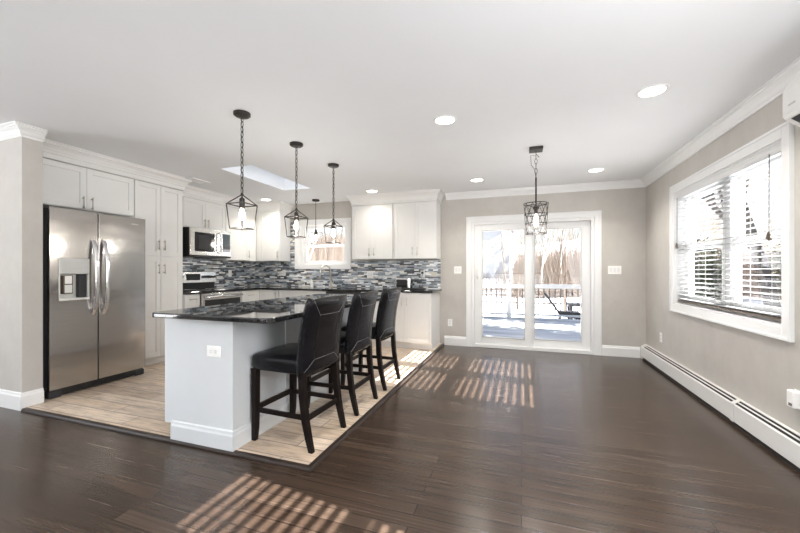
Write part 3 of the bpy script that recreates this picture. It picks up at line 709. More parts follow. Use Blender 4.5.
# ------------------------------------------------------------------ bar stools (local: faces -x, floor z=0)
def make_stool():
    r = thing('bar_stool', '', 'bar stool', (0, 0, 0), local=True, group='black leather stools along the island')
    # seat: rounded cushion
    m = MB(); k = 0; N = 10
    def ring(z, ex, ey, cx=0.0):
        pts = []
        for i in range(32):
            a = 2 * PI * i / 32; c, s_ = math.cos(a), math.sin(a); p = 0.28
            pts.append((cx + ex * math.copysign(abs(c) ** p, c), ey * math.copysign(abs(s_) ** p, s_), z))
        return pts
    rings = [ring(0.495, 0.185, 0.19), ring(0.497, 0.222, 0.222), ring(0.51, 0.228, 0.228), ring(0.565, 0.230, 0.230), ring(0.585, 0.226, 0.226), ring(0.599, 0.210, 0.210), ring(0.606, 0.15, 0.15), ring(0.609, 0.07, 0.07)]
    for rg in rings: m.v += [(x - 0.035, y, z) for (x, y, z) in rg]
    for i in range(len(rings) - 1):
        for j in range(32): m.f.append((i * 32 + j, i * 32 + (j + 1) % 32, (i + 1) * 32 + (j + 1) % 32, (i + 1) * 32 + j))
    m.f.append(tuple(range(31, -1, -1))); m.f.append(tuple(range((len(rings) - 1) * 32, len(rings) * 32)))
    m.build('seat', 'black_leather', r, smooth=True)
    # backrest
    def bc(t): return 0.172 + 0.015 * t + 0.078 * t ** 2.2      # centre x over height
    def bz(t): return 0.475 + 0.515 * t
    m = MB(); NT, NS = 14, 40
    for i in range(NT + 1):
        t = i / NT; hw = 0.234 + 0.008 * t; th = 0.034 - 0.006 * t
        sc = 1.0
        if i == 0 or i == NT: sc = 0.88
        for j in range(NS):
            a = 2 * PI * j / NS; c, s_ = math.cos(a), math.sin(a)
            x = math.copysign(abs(c) ** 0.55, c) * th * (0.6 if sc < 1 else 1); y = math.copysign(abs(s_) ** 0.42, s_) * hw * (0.975 if sc < 1 else 1)
            u = y / hw
            bow = -0.022 * (u * u) * (0.4 + 0.6 * t)
            sag = -0.010 * (1 - u * u) * (1 if i >= NT - 1 else 0)
            m.v.append((bc(t) + x + bow, y, bz(t) + sag + (0.008 if i == NT else (-0.004 if i == 0 else 0))))
    for i in range(NT):
        for j in range(NS): m.f.append((i * NS + j, i * NS + (j + 1) % NS, (i + 1) * NS + (j + 1) % NS, (i + 1) * NS + j))
    m.f.append(tuple(range(NS - 1, -1, -1))); m.f.append(tuple(range(NT * NS, (NT + 1) * NS)))
    b = m.build('backrest', 'black_leather', r, smooth=True)
    def on_back(y, t):
        hw = 0.234 + 0.008 * t; th = 0.034 - 0.006 * t; u = y / hw
        s_ = min(1, abs(u)) ** (1 / 0.42); c = math.sqrt(max(0, 1 - s_ * s_)); x = c ** 0.55 * th
        return (bc(t) + x - 0.022 * u * u * (0.4 + 0.6 * t) + 0.0005, y, bz(t))
    st = MB()
    def seam(pts, rr=0.0012):
        P = []
        for (p, q) in zip(pts[:-1], pts[1:]):
            for i in range(9): P.append(on_back(p[0] + (q[0] - p[0]) * i / 8, p[1] + (q[1] - p[1]) * i / 8))
        st.tube(P, rr, 5)
    for s_ in (-1, 1):
        seam([(s_ * 0.205, 0.975), (s_ * 0.118, 0.78)])
        seam([(s_ * 0.118, 0.20), (s_ * 0.218, 0.06)])
    seam([(-0.118, 0.78), (0.118, 0.78)]); seam([(-0.118, 0.20), (0.118, 0.20)])
    st.build('stitching', 'thread', b)
    for s_ in (-1, 1):
        st = MB(); seam([(s_ * 0.118, 0.78), (s_ * 0.118, 0.20)], 0.0018); st.build('seam', 'black_plastic', b)
    # side piping with tacks of the welt
    for s_ in (-1, 1):
        P = []
        for i in range(12):
            t = 0.03 + 0.94 * i / 11; hw = 0.234 + 0.008 * t
            P.append((bc(t) - 0.022 * (0.4 + 0.6 * t) + 0.006, s_ * (hw + 0.0005), bz(t)))
        q = MB(); q.tube(P, 0.0035, 6); q.build('piping', 'black_leather', b, smooth=True)
    def leg(pts):
        q = MB(); k = 0
        for (x, y, z, w) in pts: q.v += [(x - w, y - w, z), (x + w, y - w, z), (x + w, y + w, z), (x - w, y + w, z)]
        for i in range(len(pts) - 1):
            for j in range(4): q.f.append((i * 4 + j, i * 4 + (j + 1) % 4, i * 4 + 4 + (j + 1) % 4, i * 4 + 4 + j))
        n = len(pts) * 4; q.f += [(3, 2, 1, 0), (n - 4, n - 3, n - 2, n - 1)]
        return q
    for s_ in (-1, 1):
        y = s_ * 0.200
        leg([(-0.228, y, 0, 0.016), (-0.222, y, 0.09, 0.0195), (-0.220, y, 0.25, 0.021), (-0.220, y, 0.50, 0.022)]).build('leg', 'espresso_wood', r, bevel=0.003)
        y2 = s_ * 0.200
        leg([(0.243, y2, 0, 0.016), (0.222, y2, 0.08, 0.0185), (0.195, y2, 0.20, 0.0205), (0.176, y2, 0.36, 0.0215), (0.170, y2, 0.52, 0.022)]).build('leg', 'espresso_wood', r, bevel=0.003)
    def bar(p0, p1, w, h):
        q = MB(); p0, p1 = Vector(p0), Vector(p1); t = (p1 - p0).normalized(); n = Vector((0, 0, 1)); sd_ = t.cross(n).normalized()
        c = []
        for p in (p0, p1): c += [p - sd_ * w - n * h, p + sd_ * w - n * h, p + sd_ * w + n * h, p - sd_ * w + n * h]
        q.hexa([c[0], c[1], c[5], c[4], c[3], c[2], c[6], c[7]]); return q
    for s_ in (-1, 1): bar((-0.205, s_ * 0.200, 0.215), (0.185, s_ * 0.200, 0.215), 0.009, 0.016).build('stretcher', 'espresso_wood', r, bevel=0.002)
    bar((0.195, -0.175, 0.205), (0.195, 0.175, 0.205), 0.010, 0.018).build('stretcher', 'espresso_wood', r, bevel=0.002)
    bar((-0.22, -0.175, 0.225), (-0.22, 0.175, 0.225), 0.010, 0.018).build('stretcher', 'espresso_wood', r, bevel=0.002)
    return r
st0 = make_stool()
for i, (x, y, a, lab) in enumerate([(-1.512, 2.195, -0.05, 'black leather bar stool at the island, nearest to the camera and largest'),
                                    (-1.505, 2.815, 0.0, 'middle of the three black leather bar stools along the island'),
                                    (-1.505, 3.46, -0.02, 'farthest of the three black leather bar stools, closest to the sink wall')]):
    o = st0 if i == 0 else copy_tree(st0)
    o.location = (x, y, 0.02); o.rotation_euler = (0, 0, a); o['label'] = lab

# ------------------------------------------------------------------ lights
def point(name, loc, power, color=(1, 0.95, 0.89), rad=0.05):
    l = bpy.data.lights.new(name, 'POINT'); o = bpy.data.objects.new(name, l); COL.objects.link(o)
    l.energy = power; l.color = color; l.shadow_soft_size = rad; o.location = loc; return o
def chain(m, x, y, z0, z1, L=0.05, r=0.0028):
    n = max(1, int((z1 - z0) / (L * 0.78))); st = (z1 - z0) / n
    for i in range(n):
        zc = z0 + (i + 0.5) * st; h = L / 2; w = 0.0115; P = []
        for j in range(12):
            a = 2 * PI * j / 12; u = math.cos(a) * w; v = math.sin(a) * h
            P.append((x + u, y, zc + v) if i % 2 else (x, y + u, zc + v))
        m.tube(P, r, 5, closed=True)
def lantern(label, x, y, apex, top, low, s0=0.158, s1=0.125, w=0.0048, rod=False, group='wire lantern pendants', power=7, mat='dark_bronze'):
    r = thing('pendant_light', label, 'pendant light', (x, y, low), group=group)
    MB().lathe([(0.012, -0.034), (0.05, -0.030), (0.064, -0.020), (0.064, -0.001)], (x, y, ZC), 28).build('ceiling_canopy', mat, r, smooth=False)
    m = MB()
    if rod: m.cyl((x, y, apex), (x, y, ZC - 0.03), 0.005, 8)
    else: chain(m, x, y, apex + 0.012, ZC - 0.03)
    m.build('hanging_rod' if rod else 'chain', mat, r, smooth=True)
    if not rod: MB().tube([(x + 0.004 * math.sin(i * 1.3), y + 0.004 * math.cos(i * 1.3), apex + (ZC - 0.03 - apex) * i / 24) for i in range(25)], 0.0018, 5).build('power_cord', 'black_plastic', r)
    m = MB(); a, b = s0 / 2, s1 / 2
    A = [(x - a, y - a, top), (x + a, y - a, top), (x + a, y + a, top), (x - a, y + a, top)]
    B = [(x - b, y - b, low), (x + b, y - b, low), (x + b, y + b, low), (x - b, y + b, low)]
    for i in range(4):
        j = (i + 1) % 4
        m.cyl(A[i], A[j], w, 6).cyl(B[i], B[j], w, 6).cyl(A[i], B[i], w, 6).cyl(A[i], (x, y, apex), w, 6)
    m.lathe([(0.004, -0.012), (0.012, -0.008), (0.012, 0.006), (0.004, 0.014)], (x, y, apex), 12)
    m.build('cage', mat, r)
    zs = top + (apex - top) * 0.45
    MB().lathe([(0.005, 0.03), (0.009, 0.02), (0.020, 0.012), (0.022, -0.06), (0.018, -0.064)], (x, y, zs), 16).cyl((x, y, zs + 0.02), (x, y, apex), 0.005, 8).build('socket', mat, r, smooth=False)
    zb = zs - 0.064
    MB().lathe([(0.010, 0.004), (0.013, -0.012), (0.022, -0.045), (0.024, -0.065), (0.018, -0.088), (0.006, -0.098)], (x, y, zb), 16).build('bulb', 'bulb_glow', r, smooth=True)
    point('pendant_bulb_light', (x, y, zb - 0.115), power)
    return r
lantern('black wire lantern pendant over the island, nearest and largest', -2.09, 2.255, 1.795, 1.715, 1.525)
lantern('black wire lantern pendant over the island, middle of its row of three', -2.085, 2.965, 1.795, 1.715, 1.525)
lantern('black wire lantern pendant over the island, last of its row, closest to the sink', -2.085, 3.69, 1.795, 1.715, 1.525)
lantern('small thin wire lantern pendant on a rod in front of the sink window', -3.40, 5.40, 1.92, 1.865, 1.667, 0.165, 0.135, 0.0035, rod=True, group=None, power=5)

# dining pendant: wire drum
x, y = 0.139, 3.86
r = thing('pendant_light', 'dark wire drum pendant hanging before the sliding glass door', 'pendant light', (x, y, 1.568))
MB().box(x - 0.065, x + 0.065, y - 0.065, y + 0.065, ZC - 0.03, ZC - 0.001).build('ceiling_canopy', 'dark_bronze', r, bevel=0.004)
m = MB(); m.tube([(x, y, ZC - 0.03), (x, y, ZC - 0.06), (x + 0.03, y - 0.01, ZC - 0.10)], 0.004, 6); chain(m, x, y, 2.13, ZC - 0.06, 0.055, 0.0032); m.build('chain', 'dark_bronze', r, smooth=True)
MB().tube([(x, y, 2.36), (x - 0.05, y, 2.37), (x - 0.045, y, 2.27), (x - 0.01, y, 2.22), (x, y, 2.13)], 0.0025, 5).build('power_cord', 'black_plastic', r, smooth=True)
MB().cyl((x, y, 1.84), (x, y, 2.14), 0.008, 10).build('hanging_rod', 'dark_bronze', r, smooth=True)
def drum_r(z): return 0.118 - 0.020 * (1.873 - z) / 0.305
m = MB()
for z in (1.873, 1.765, 1.672, 1.570):
    q = drum_r(z); m.tube([(x + q * math.cos(2 * PI * i / 32), y + q * math.sin(2 * PI * i / 32), z) for i in range(32)], 0.0042, 6, closed=True)
for i in range(3): a = 2 * PI * i / 3 + 0.4; q = drum_r(1.873); m.cyl((x, y, 1.873), (x + q * math.cos(a), y + q * math.sin(a), 1.873), 0.004, 6)
for i in range(10):
    for s_ in (-1, 1):
        P = []
        for j in range(10):
            t = j / 9; z = 1.873 - 0.303 * t; a = 2 * PI * i / 10 + s_ * t * 1.25; q = drum_r(z) * (1 - 0.02)
            P.append((x + q * math.cos(a), y + q * math.sin(a), z))
        m.tube(P, 0.0026, 5)
m.build('wire_shade', 'dark_bronze', r, smooth=True)
MB().lathe([(0.006, 0.02), (0.030, 0.012), (0.030, -0.01), (0.018, -0.014), (0.018, -0.06), (0.015, -0.062)], (x, y, 1.83), 16).build('socket', 'dark_bronze', r)
MB().lathe([(0.010, 0.003), (0.016, -0.02), (0.026, -0.06), (0.026, -0.09), (0.018, -0.118), (0.005, -0.128)], (x, y, 1.768), 16).build('bulb', 'bulb_glow', r, smooth=True)
point('dining_bulb_light', (x, y, 1.61), 7)

def downlight(x, y, label, power=8, group=None):
    r = thing('recessed_light', label, 'ceiling light', (x, y, ZC - 0.004), group=group or 'round recessed ceiling lights')
    m = MB(); k = 0; n = 32
    pr = [(0.098, -0.0005), (0.098, -0.004), (0.090, -0.007), (0.079, -0.007), (0.077, -0.004), (0.077, -0.0005)]
    for (q, z) in pr:
        for j in range(n): m.v.append((x + q * math.cos(2 * PI * j / n), y + q * math.sin(2 * PI * j / n), ZC + z))
    for i in range(len(pr) - 1):
        for j in range(n): m.f.append((i * n + j, i * n + (j + 1) % n, (i + 1) * n + (j + 1) % n, (i + 1) * n + j))
    m.build('trim_ring', 'white_trim', r)
    MB().lathe([(0.076, -0.0004), (0.076, -0.003), (0.06, -0.005), (0.01, -0.0055)], (x, y, ZC), 32).build('lens', 'downlight_glow', r)
    l = bpy.data.lights.new('downlight', 'AREA'); o = bpy.data.objects.new('downlight', l); COL.objects.link(o)
    l.shape = 'DISK'; l.size = 0.15; l.spread = math.radians(120); l.energy = power; l.color = (1, 0.94, 0.86); o.location = (x, y, ZC - 0.008)
    return r
downlight(-0.599, 2.903, 'round recessed ceiling light between the stools and the dining pendant')
downlight(0.857, 2.90, 'round recessed ceiling light nearest the right wall window, largest in view')
downlight(-0.577, 4.945, 'small recessed ceiling light before the left half of the sliding door')
downlight(0.87, 4.935, 'small recessed ceiling light before the right end of the sliding door')
downlight(-2.202, 5.095, 'small recessed ceiling light in front of the cabinets right of the sink window', 2.5)
downlight(-4.207, 5.10, 'small recessed ceiling light in the kitchen back corner beside the skylight', 5)
for (x, y) in ((-0.6, 0.6), (0.86, 0.6), (-2.6, -0.4), (-4.6, 0.2)):  # extra ceiling lamps added out of view to fill the room
    downlight(x, y, 'added unseen recessed fill light, nearer than the frame', group='added ceiling fill lights out of view')

# ceiling vent
x, y = -4.22, 3.72
r = thing('ceiling_vent', 'small white slotted ceiling vent above the pantry', 'vent', (x, y, ZC - 0.01))
m = MB(); m.box(x - 0.09, x + 0.09, y - 0.15, y - 0.13, ZC - 0.012, ZC - 0.001).box(x - 0.09, x + 0.09, y + 0.13, y + 0.15, ZC - 0.012, ZC - 0.001).box(x - 0.09, x - 0.07, y - 0.13, y + 0.13, ZC - 0.012, ZC - 0.001).box(x + 0.07, x + 0.09, y - 0.13, y + 0.13, ZC - 0.012, ZC - 0.001)
m.build('vent_frame', 'white_trim', r)
m = MB()
for i in range(7): m.box(x - 0.07, x + 0.07, y - 0.125 + i * 0.037, y - 0.106 + i * 0.037, ZC - 0.009, ZC - 0.003)
m.build('louvre', 'white_trim', r)
MB().box(x - 0.07, x + 0.07, y - 0.13, y + 0.13, ZC - 0.003, ZC - 0.001).build('vent_throat', 'plate_slot', r)

# ------------------------------------------------------------------ wall air conditioner
r = thing('air_conditioner', 'white wall-mounted air conditioner above the right wall window', 'air conditioner', (XR - 0.1, 2.2, 2.02))
prof = [(XR - 0.0015, 2.325), (XR - 0.09, 2.325), (XR - 0.15, 2.295), (XR - 0.195, 2.235), (XR - 0.213, 2.195), (XR - 0.213, 2.058), (XR - 0.203, 2.042), (XR - 0.10, 1.965), (XR - 0.07, 1.953), (XR - 0.0015, 1.953)]
MB().prism(prof, 'y', 1.76, 2.605).build('housing', 'enamel_white', r, bevel=0.004, segs=3)
MB().box(XR - 0.2155, XR - 0.2125, 1.77, 2.595, 2.066, 2.19).build('front_panel', 'enamel_white', r)
def under(t, d): return (XR - 0.203 + 0.103 * t - 0.6 * d, 2.042 - 0.077 * t - 0.8 * d)
MB().prism([under(0.08, 0), under(0.92, 0), under(0.92, 0.003), under(0.08, 0.003)], 'y', 1.80, 2.565).build('air_outlet', 'black_plastic', r)
for i in range(6):
    MB().prism([under(0.22, 0.002), under(0.62, 0.002), under(0.55, 0.012), under(0.28, 0.012)], 'y', 1.86 + i * 0.125, 1.872 + i * 0.125).build('vane', 'light_grey_plastic', r)
MB().prism([under(0.80, 0.003), under(0.99, 0.003), under(0.99, 0.009), under(0.80, 0.007)], 'y', 1.79, 2.575).build('louvre', 'enamel_white', r)
MB().box(XR - 0.2185, XR - 0.2162, 2.50, 2.55, 2.10, 2.108).build('badge', 'grey_panel', r)

# ------------------------------------------------------------------ baseboard heater
r = thing('baseboard_heater', 'long white hydronic baseboard heater along the right wall', 'heater', (XR - 0.035, 3.0, 0.0))
HY0, HY1, HJ = -2.4, 5.60, 3.436
MB().prism([(XR - 0.001, 0.02), (XR - 0.008, 0.02), (XR - 0.008, 0.186), (XR - 0.020, 0.190), (XR - 0.020, 0.196), (XR - 0.001, 0.198)], 'y', HY0, HY1).build('back_plate', 'enamel_white', r)
for (a, b) in ((HY0, HJ - 0.004), (HJ + 0.004, HY1)):
    MB().prism([(XR - 0.068, 0.035), (XR - 0.062, 0.030), (XR - 0.062, 0.158), (XR - 0.055, 0.166), (XR - 0.058, 0.170), (XR - 0.068, 0.162)], 'y', a, b).build('front_cover', 'enamel_white', r)
MB().prism([(XR - 0.039, 0.1775), (XR - 0.031, 0.1825), (XR - 0.030, 0.180), (XR - 0.038, 0.175)], 'y', HY0, HY1).build('damper', 'enamel_white', r)
MB().prism([(XR - 0.060, 0.04), (XR - 0.009, 0.04), (XR - 0.009, 0.184), (XR - 0.030, 0.175), (XR - 0.054, 0.159), (XR - 0.060, 0.15)], 'y', HY0 + 0.01, HY1 - 0.005).build('slot_shade', 'shadow_gap', r)  # dark filler standing in for the shade inside the cover slots
MB().box(XR - 0.06, XR - 0.02, HY0 + 0.02, HY1 - 0.01, 0.001, 0.03).build('under_gap', 'shadow_gap', r)  # dark strip standing in for the shade below the cover
EC = [(XR - 0.001, 0.0), (XR - 0.070, 0.005), (XR - 0.070, 0.163), (XR - 0.058, 0.176), (XR - 0.022, 0.199), (XR - 0.001, 0.200)]
MB().prism(EC, 'y', HY1, HY1 + 0.06).build('end_cap', 'enamel_white', r, bevel=0.003)
MB().prism([(XR - 0.071, 0.030), (XR - 0.069, 0.030), (XR - 0.069, 0.165), (XR - 0.058, 0.1715), (XR - 0.022, 0.197), (XR - 0.021, 0.199), (XR - 0.059, 0.1745), (XR - 0.071, 0.167)], 'y', HJ - 0.022, HJ + 0.022).build('joint_cover', 'enamel_white', r)

# ------------------------------------------------------------------ plates
def plate(label, o, a, z, face, gangs=1, kind='switch', horiz=False, cat=None, plug=None):
    w = 0.072 + 0.046 * (gangs - 1); h = 0.116
    if horiz: w, h = h, w
    cat = cat or ('wall outlet' if kind == 'outlet' else 'light switch')
    r = thing('wall_outlet' if kind == 'outlet' else 'light_switch', label, cat, PT(o, a, 0.003, z, face))
    m = MB(); OB(m, o, a - w / 2, a + w / 2, 0.0005, 0.006, z - h / 2, z + h / 2, face); m.build('cover_plate', 'plate_white', r, bevel=0.002)
    for i in range(gangs):
        c = a + (i - (gangs - 1) / 2) * 0.046
        if kind == 'switch':
            m = MB(); OB(m, o, c - 0.0165, c + 0.0165, 0.005, 0.009, z - 0.033, z + 0.033, face); m.build('rocker', 'vinyl_white', r, bevel=0.001)
        else:
            for s_ in (-1, 1):
                ca, cz = (c + s_ * 0.02, z) if horiz else (c, z + s_ * 0.02)
                m = MB(); OB(m, o, ca - 0.014, ca + 0.014, 0.005, 0.0075, cz - 0.014, cz + 0.014, face); sk = m.build('socket', 'vinyl_white', r, bevel=0.002)
                m = MB()
                for q in (-0.006, 0.006):
                    if horiz: OB(m, o, ca - 0.004, ca + 0.004, 0.0074, 0.008, cz + q - 0.001, cz + q + 0.001, face)
                    else: OB(m, o, ca + q - 0.001, ca + q + 0.001, 0.0074, 0.008, cz - 0.004, cz + 0.004, face)
                m.build('slot', 'plate_slot', sk)
    return r
plate('white three-gang light switch plate right of the sliding door', 'Y', 1.235, 1.208, YB, 3)
plate('white double light switch plate left of the sliding door', 'Y', -0.965, 1.212, YB, 2)
plate('white wall outlet low on the grey wall between cabinet and sliding door', 'Y', -1.09, 0.365, YB, 1, 'outlet')
def plate_r(label, y, z, plug=False):
    # on the right wall, facing -x
    r = thing('wall_outlet', label, 'wall outlet', (XR - 0.003, y, z))
    MB().box(XR - 0.006, XR - 0.0005, y - 0.036, y + 0.036, z - 0.058, z + 0.058).build('cover_plate', 'plate_white', r, bevel=0.002)
    for s_ in (-1, 1):
        sk = MB().box(XR - 0.008, XR - 0.005, y - 0.014, y + 0.014, z + s_ * 0.02 - 0.014, z + s_ * 0.02 + 0.014).build('socket', 'vinyl_white', r, bevel=0.002)
        m = MB()
        for q in (-0.006, 0.006): m.box(XR - 0.0086, XR - 0.0079, y + q - 0.001, y + q + 0.001, z + s_ * 0.02 - 0.004, z + s_ * 0.02 + 0.004)
        m.build('slot', 'plate_slot', sk)
    return r
plate_r('white wall outlet above the heater near the far right corner', 5.12, 0.385)
plate_r('white wall outlet at the right edge, above the heater and under the window', 2.85, 0.40)
ad = thing('power_adapter', 'small white plug-in adapter with amber light at the right edge', 'adapter', (XR - 0.03, 2.85, 0.375))
MB().box(XR - 0.045, XR - 0.0095, 2.82, 2.885, 0.35, 0.455).build('housing', 'plate_white', ad, bevel=0.008)
MB().box(XR - 0.047, XR - 0.044, 2.832, 2.86, 0.362, 0.378).build('indicator', 'tassel_wood', ad)
plate('white outlet on the left wall mosaic between range and corner', 'X', 5.05, 1.155, XL + 0.008, 1, 'outlet')
plate('white outlet on the back mosaic left of the sink window', 'Y', -4.27, 1.16, YB - 0.008, 1, 'outlet')
plate('white double switch plate on the mosaic just right of the sink window', 'Y', -2.49, 1.135, YB - 0.008, 2)
plate('white outlet on the mosaic above the right end of the counter', 'Y', -1.545, 1.145, YB - 0.008, 1, 'outlet')
pg = thing('power_plug', 'black plug in the mosaic wall outlet near the counter end', 'plug', (-1.545, YB - 0.03, 1.165))
MB().box(-1.562, -1.528, YB - 0.05, YB - 0.0165, 1.148, 1.185).build('plug_body', 'black_plastic', pg, bevel=0.006)
MB().tube([(-1.545, YB - 0.03, 1.15), (-1.55, YB - 0.03, 1.12), (-1.56, YB - 0.035, 1.03), (-1.60, YB - 0.04, 0.93), (-1.63, YB - 0.06, 0.912), (-1.66, YB - 0.1, 0.911)], 0.003, 6).build('cord', 'black_plastic', pg, smooth=True)
plate('white horizontal outlet on the near end panel of the island', 'Y', -1.937, 0.655, IY0, 1, 'outlet', horiz=True)

# ------------------------------------------------------------------ counter things
fx, fy = -3.20, 5.57
r = thing('faucet', 'brushed nickel gooseneck kitchen faucet under the sink window', 'faucet', (fx, fy, CT1))
MB().lathe([(0.028, 0.0005), (0.028, 0.006), (0.022, 0.012), (0.019, 0.10), (0.016, 0.106)], (fx, fy, CT1), 20).build('base', 'nickel', r, smooth=True)
dx, dy = -0.12, -0.16; P = [(fx, fy, CT1 + 0.10), (fx, fy, CT1 + 0.27)]
for i in range(1, 15):
    a = PI * i / 14; t = (1 - math.cos(a)) / 2; P.append((fx + dx * t, fy + dy * t, CT1 + 0.27 + 0.115 * math.sin(a)))
P.append((fx + dx, fy + dy, CT1 + 0.22))
MB().tube(P, 0.0125, 12).build('spout', 'nickel', r, smooth=True)
MB().cyl((fx + dx, fy + dy, CT1 + 0.15), (fx + dx, fy + dy, CT1 + 0.235), 0.0175, 14, 0.015).build('spray_head', 'nickel', r, smooth=True)
MB().cyl((fx, fy, CT1 + 0.075), (fx + 0.05, fy, CT1 + 0.078), 0.011, 10).cyl((fx + 0.045, fy, CT1 + 0.078), (fx + 0.065, fy - 0.02, CT1 + 0.155), 0.006, 8).build('lever', 'nickel', r, smooth=True)
sx, sy = -3.58, 5.56
r = thing('soap_bottle', 'small white soap bottle on the counter left of the faucet', 'soap bottle', (sx, sy, CT1))
MB().lathe([(0.026, 0.0005), (0.030, 0.006), (0.030, 0.075), (0.022, 0.092), (0.011, 0.098)], (sx, sy, CT1), 18).build('bottle', 'plate_white', r, smooth=False)
MB().cyl((sx, sy, CT1 + 0.096), (sx, sy, CT1 + 0.125), 0.009, 10).tube([(sx, sy, CT1 + 0.125), (sx, sy, CT1 + 0.14), (sx - 0.012, sy - 0.03, CT1 + 0.138)], 0.005, 8).build('pump', 'plate_white', r)
sx, sy = -3.74, 5.56
r = thing('soap_dispenser', 'slim nickel pump dispenser in the counter left of the white soap bottle', 'soap dispenser', (sx, sy, CT1))
MB().lathe([(0.018, 0.0005), (0.018, 0.006), (0.009, 0.012), (0.008, 0.065)], (sx, sy, CT1), 14).build('base', 'nickel', r, smooth=True)
MB().tube([(sx, sy, CT1 + 0.06), (sx, sy, CT1 + 0.085), (sx - 0.02, sy - 0.06, CT1 + 0.083), (sx - 0.022, sy - 0.066, CT1 + 0.07)], 0.006, 8).build('spout', 'nickel', r, smooth=True)

tx, ty = -1.79, 5.42
r = thing('toaster', 'chrome toaster with black front panel on the right counter', 'toaster', (tx, ty, CT1))
m = MB(); m.rbox(tx - 0.132, tx + 0.132, ty - 0.08, ty + 0.08, CT1 + 0.012, CT1 + 0.185, 0.03, 5); m.build('body', 'chrome', r, bevel=0.016, segs=4)
MB().box(tx - 0.100, tx + 0.085, ty - 0.084, ty - 0.079, CT1 + 0.028, CT1 + 0.155).build('front_panel', 'black_glass', r, bevel=0.004)
m = MB(); m.box(tx - 0.105, tx + 0.105, ty - 0.045, ty - 0.015, CT1 + 0.1845, CT1 + 0.1865).box(tx - 0.105, tx + 0.105, ty + 0.015, ty + 0.045, CT1 + 0.1845, CT1 + 0.1865); m.build('bread_slot', 'black_plastic', r)
MB().box(tx - 0.120, tx + 0.120, ty - 0.07, ty + 0.07, CT1 + 0.0005, CT1 + 0.0125).build('base', 'black_plastic', r)
MB().box(tx + 0.131, tx + 0.155, ty - 0.02, ty + 0.02, CT1 + 0.12, CT1 + 0.135).build('lever', 'black_plastic', r, bevel=0.004)
tag(MB().rbox(-1.63, -1.44, 5.33, 5.50, CT1 + 0.0005, CT1 + 0.018, 0.03, 4).build('tray', 'black_plastic', bevel=0.004), 'small flat black tray on the counter right of the toaster', 'tray')

# ------------------------------------------------------------------ outdoors
GZ = -0.75
gm = MB(); NX, NY = 60, 50
def ground_h(x, y):
    h = GZ + 0.05 * math.sin(x * 0.7) * math.cos(y * 0.5)
    d = max(0, y - 22); h += min(6.0, d * 0.17)
    if x > 1.8: h += min(0.9, (x - 1.8) * 0.10)
    return h
for j in range(NY + 1):
    for i in range(NX + 1):
        xx = -34 + 80 * i / NX; yy = -12 + 72 * j / NY; gm.v.append((xx, yy, ground_h(xx, yy) if not (-7.3 < xx < 1.9 and -4 < yy < 6) else GZ))
for j in range(NY):
    for i in range(NX): a = j * (NX + 1) + i; gm.f.append((a, a + 1, a + NX + 2, a + NX + 1))
o = gm.build('ground', 'snow', smooth=True); struct(o)
dk = MB(); dk.box(-6.0, 4.5, YB + 0.165, 10.2, -0.14, -0.06)
for xx in (-5.5, -2.5, 0.5, 3.5): dk.box(xx - 0.07, xx + 0.07, 9.9, 10.04, GZ - 0.3, -0.14)
struct(dk.build('floor_deck', 'frosted_deck'))
RY = 10.1
r = thing('deck_railing', 'white deck railing with thin black balusters outside the sliding door', 'railing', (0, RY, -0.06))
MB().box(-6, 4.5, RY - 0.05, RY + 0.05, 0.79, 0.85).box(-6, 4.5, RY - 0.02, RY + 0.02, 0.74, 0.79).build('top_rail', 'rail_white', r)
MB().box(-6, 4.5, RY - 0.03, RY + 0.03, 0.01, 0.06).build('bottom_rail', 'rail_white', r)
for xx in (-5.2, -2.75, -0.32, 2.10, 4.4): MB().box(xx - 0.06, xx + 0.06, RY - 0.06, RY + 0.06, -0.059, 0.86).box(xx - 0.075, xx + 0.075, RY - 0.075, RY + 0.075, 0.86, 0.89).build('post', 'rail_white', r)
b0 = MB().cyl((-1.6, RY, 0.05), (-1.6, RY, 0.75), 0.0125, 6).build('baluster', 'black_metal', r)
xx = -1.6
for i in range(36):
    xx += 0.135
    if abs(xx + 0.32) < 0.08 or abs(xx - 2.10) < 0.08: continue
    c = b0.copy(); COL.objects.link(c); c.parent = r; c.location = (xx + 1.6, 0, 0)
# snow-topped lounge chair and table in the yard
cx, cy, cz = 1.72, 14.2, GZ
r = thing('patio_lounger', 'dark reclining patio chair in the snow behind the deck railing', 'patio chair', (cx, cy, cz))
MB().hexa([(cx - .45, cy - .32, cz + .32), (cx + .25, cy - .32, cz + .25), (cx + .25, cy + .32, cz + .25), (cx - .45, cy + .32, cz + .32), (cx - .45, cy - .32, cz + .50), (cx + .25, cy - .32, cz + .48), (cx + .25, cy + .32, cz + .48), (cx - .45, cy + .32, cz + .50)]).build('seat', 'black_metal', r)
MB().hexa([(cx - .45, cy - .32, cz + .42), (cx - .38, cy - .32, cz + .42), (cx - .38, cy + .32, cz + .42), (cx - .45, cy + .32, cz + .42), (cx - .95, cy - .32, cz + 1.12), (cx - .88, cy - .32, cz + 1.15), (cx - .88, cy + .32, cz + 1.15), (cx - .95, cy + .32, cz + 1.12)]).build('backrest', 'black_metal', r)
for (a, b) in ((-.4, -.28), (-.4, .28), (.2, -.28), (.2, .28)): MB().cyl((cx + a, cy + b, cz - 0.05), (cx + a, cy + b, cz + .45), 0.03, 8).build('leg', 'black_metal', r)
cx = 2.55; cy = 15.4
r = thing('patio_table', 'long dark patio table with snow on top behind the railing', 'patio table', (cx, cy, cz))
MB().box(cx - .85, cx + .85, cy - .45, cy + .45, cz + .60, cz + .70).build('tabletop', 'black_metal', r, bevel=0.01)
MB().box(cx - .80, cx + .80, cy - .40, cy + .40, cz + .70, cz + .80).build('snow_cap', 'snow', r, bevel=0.05)
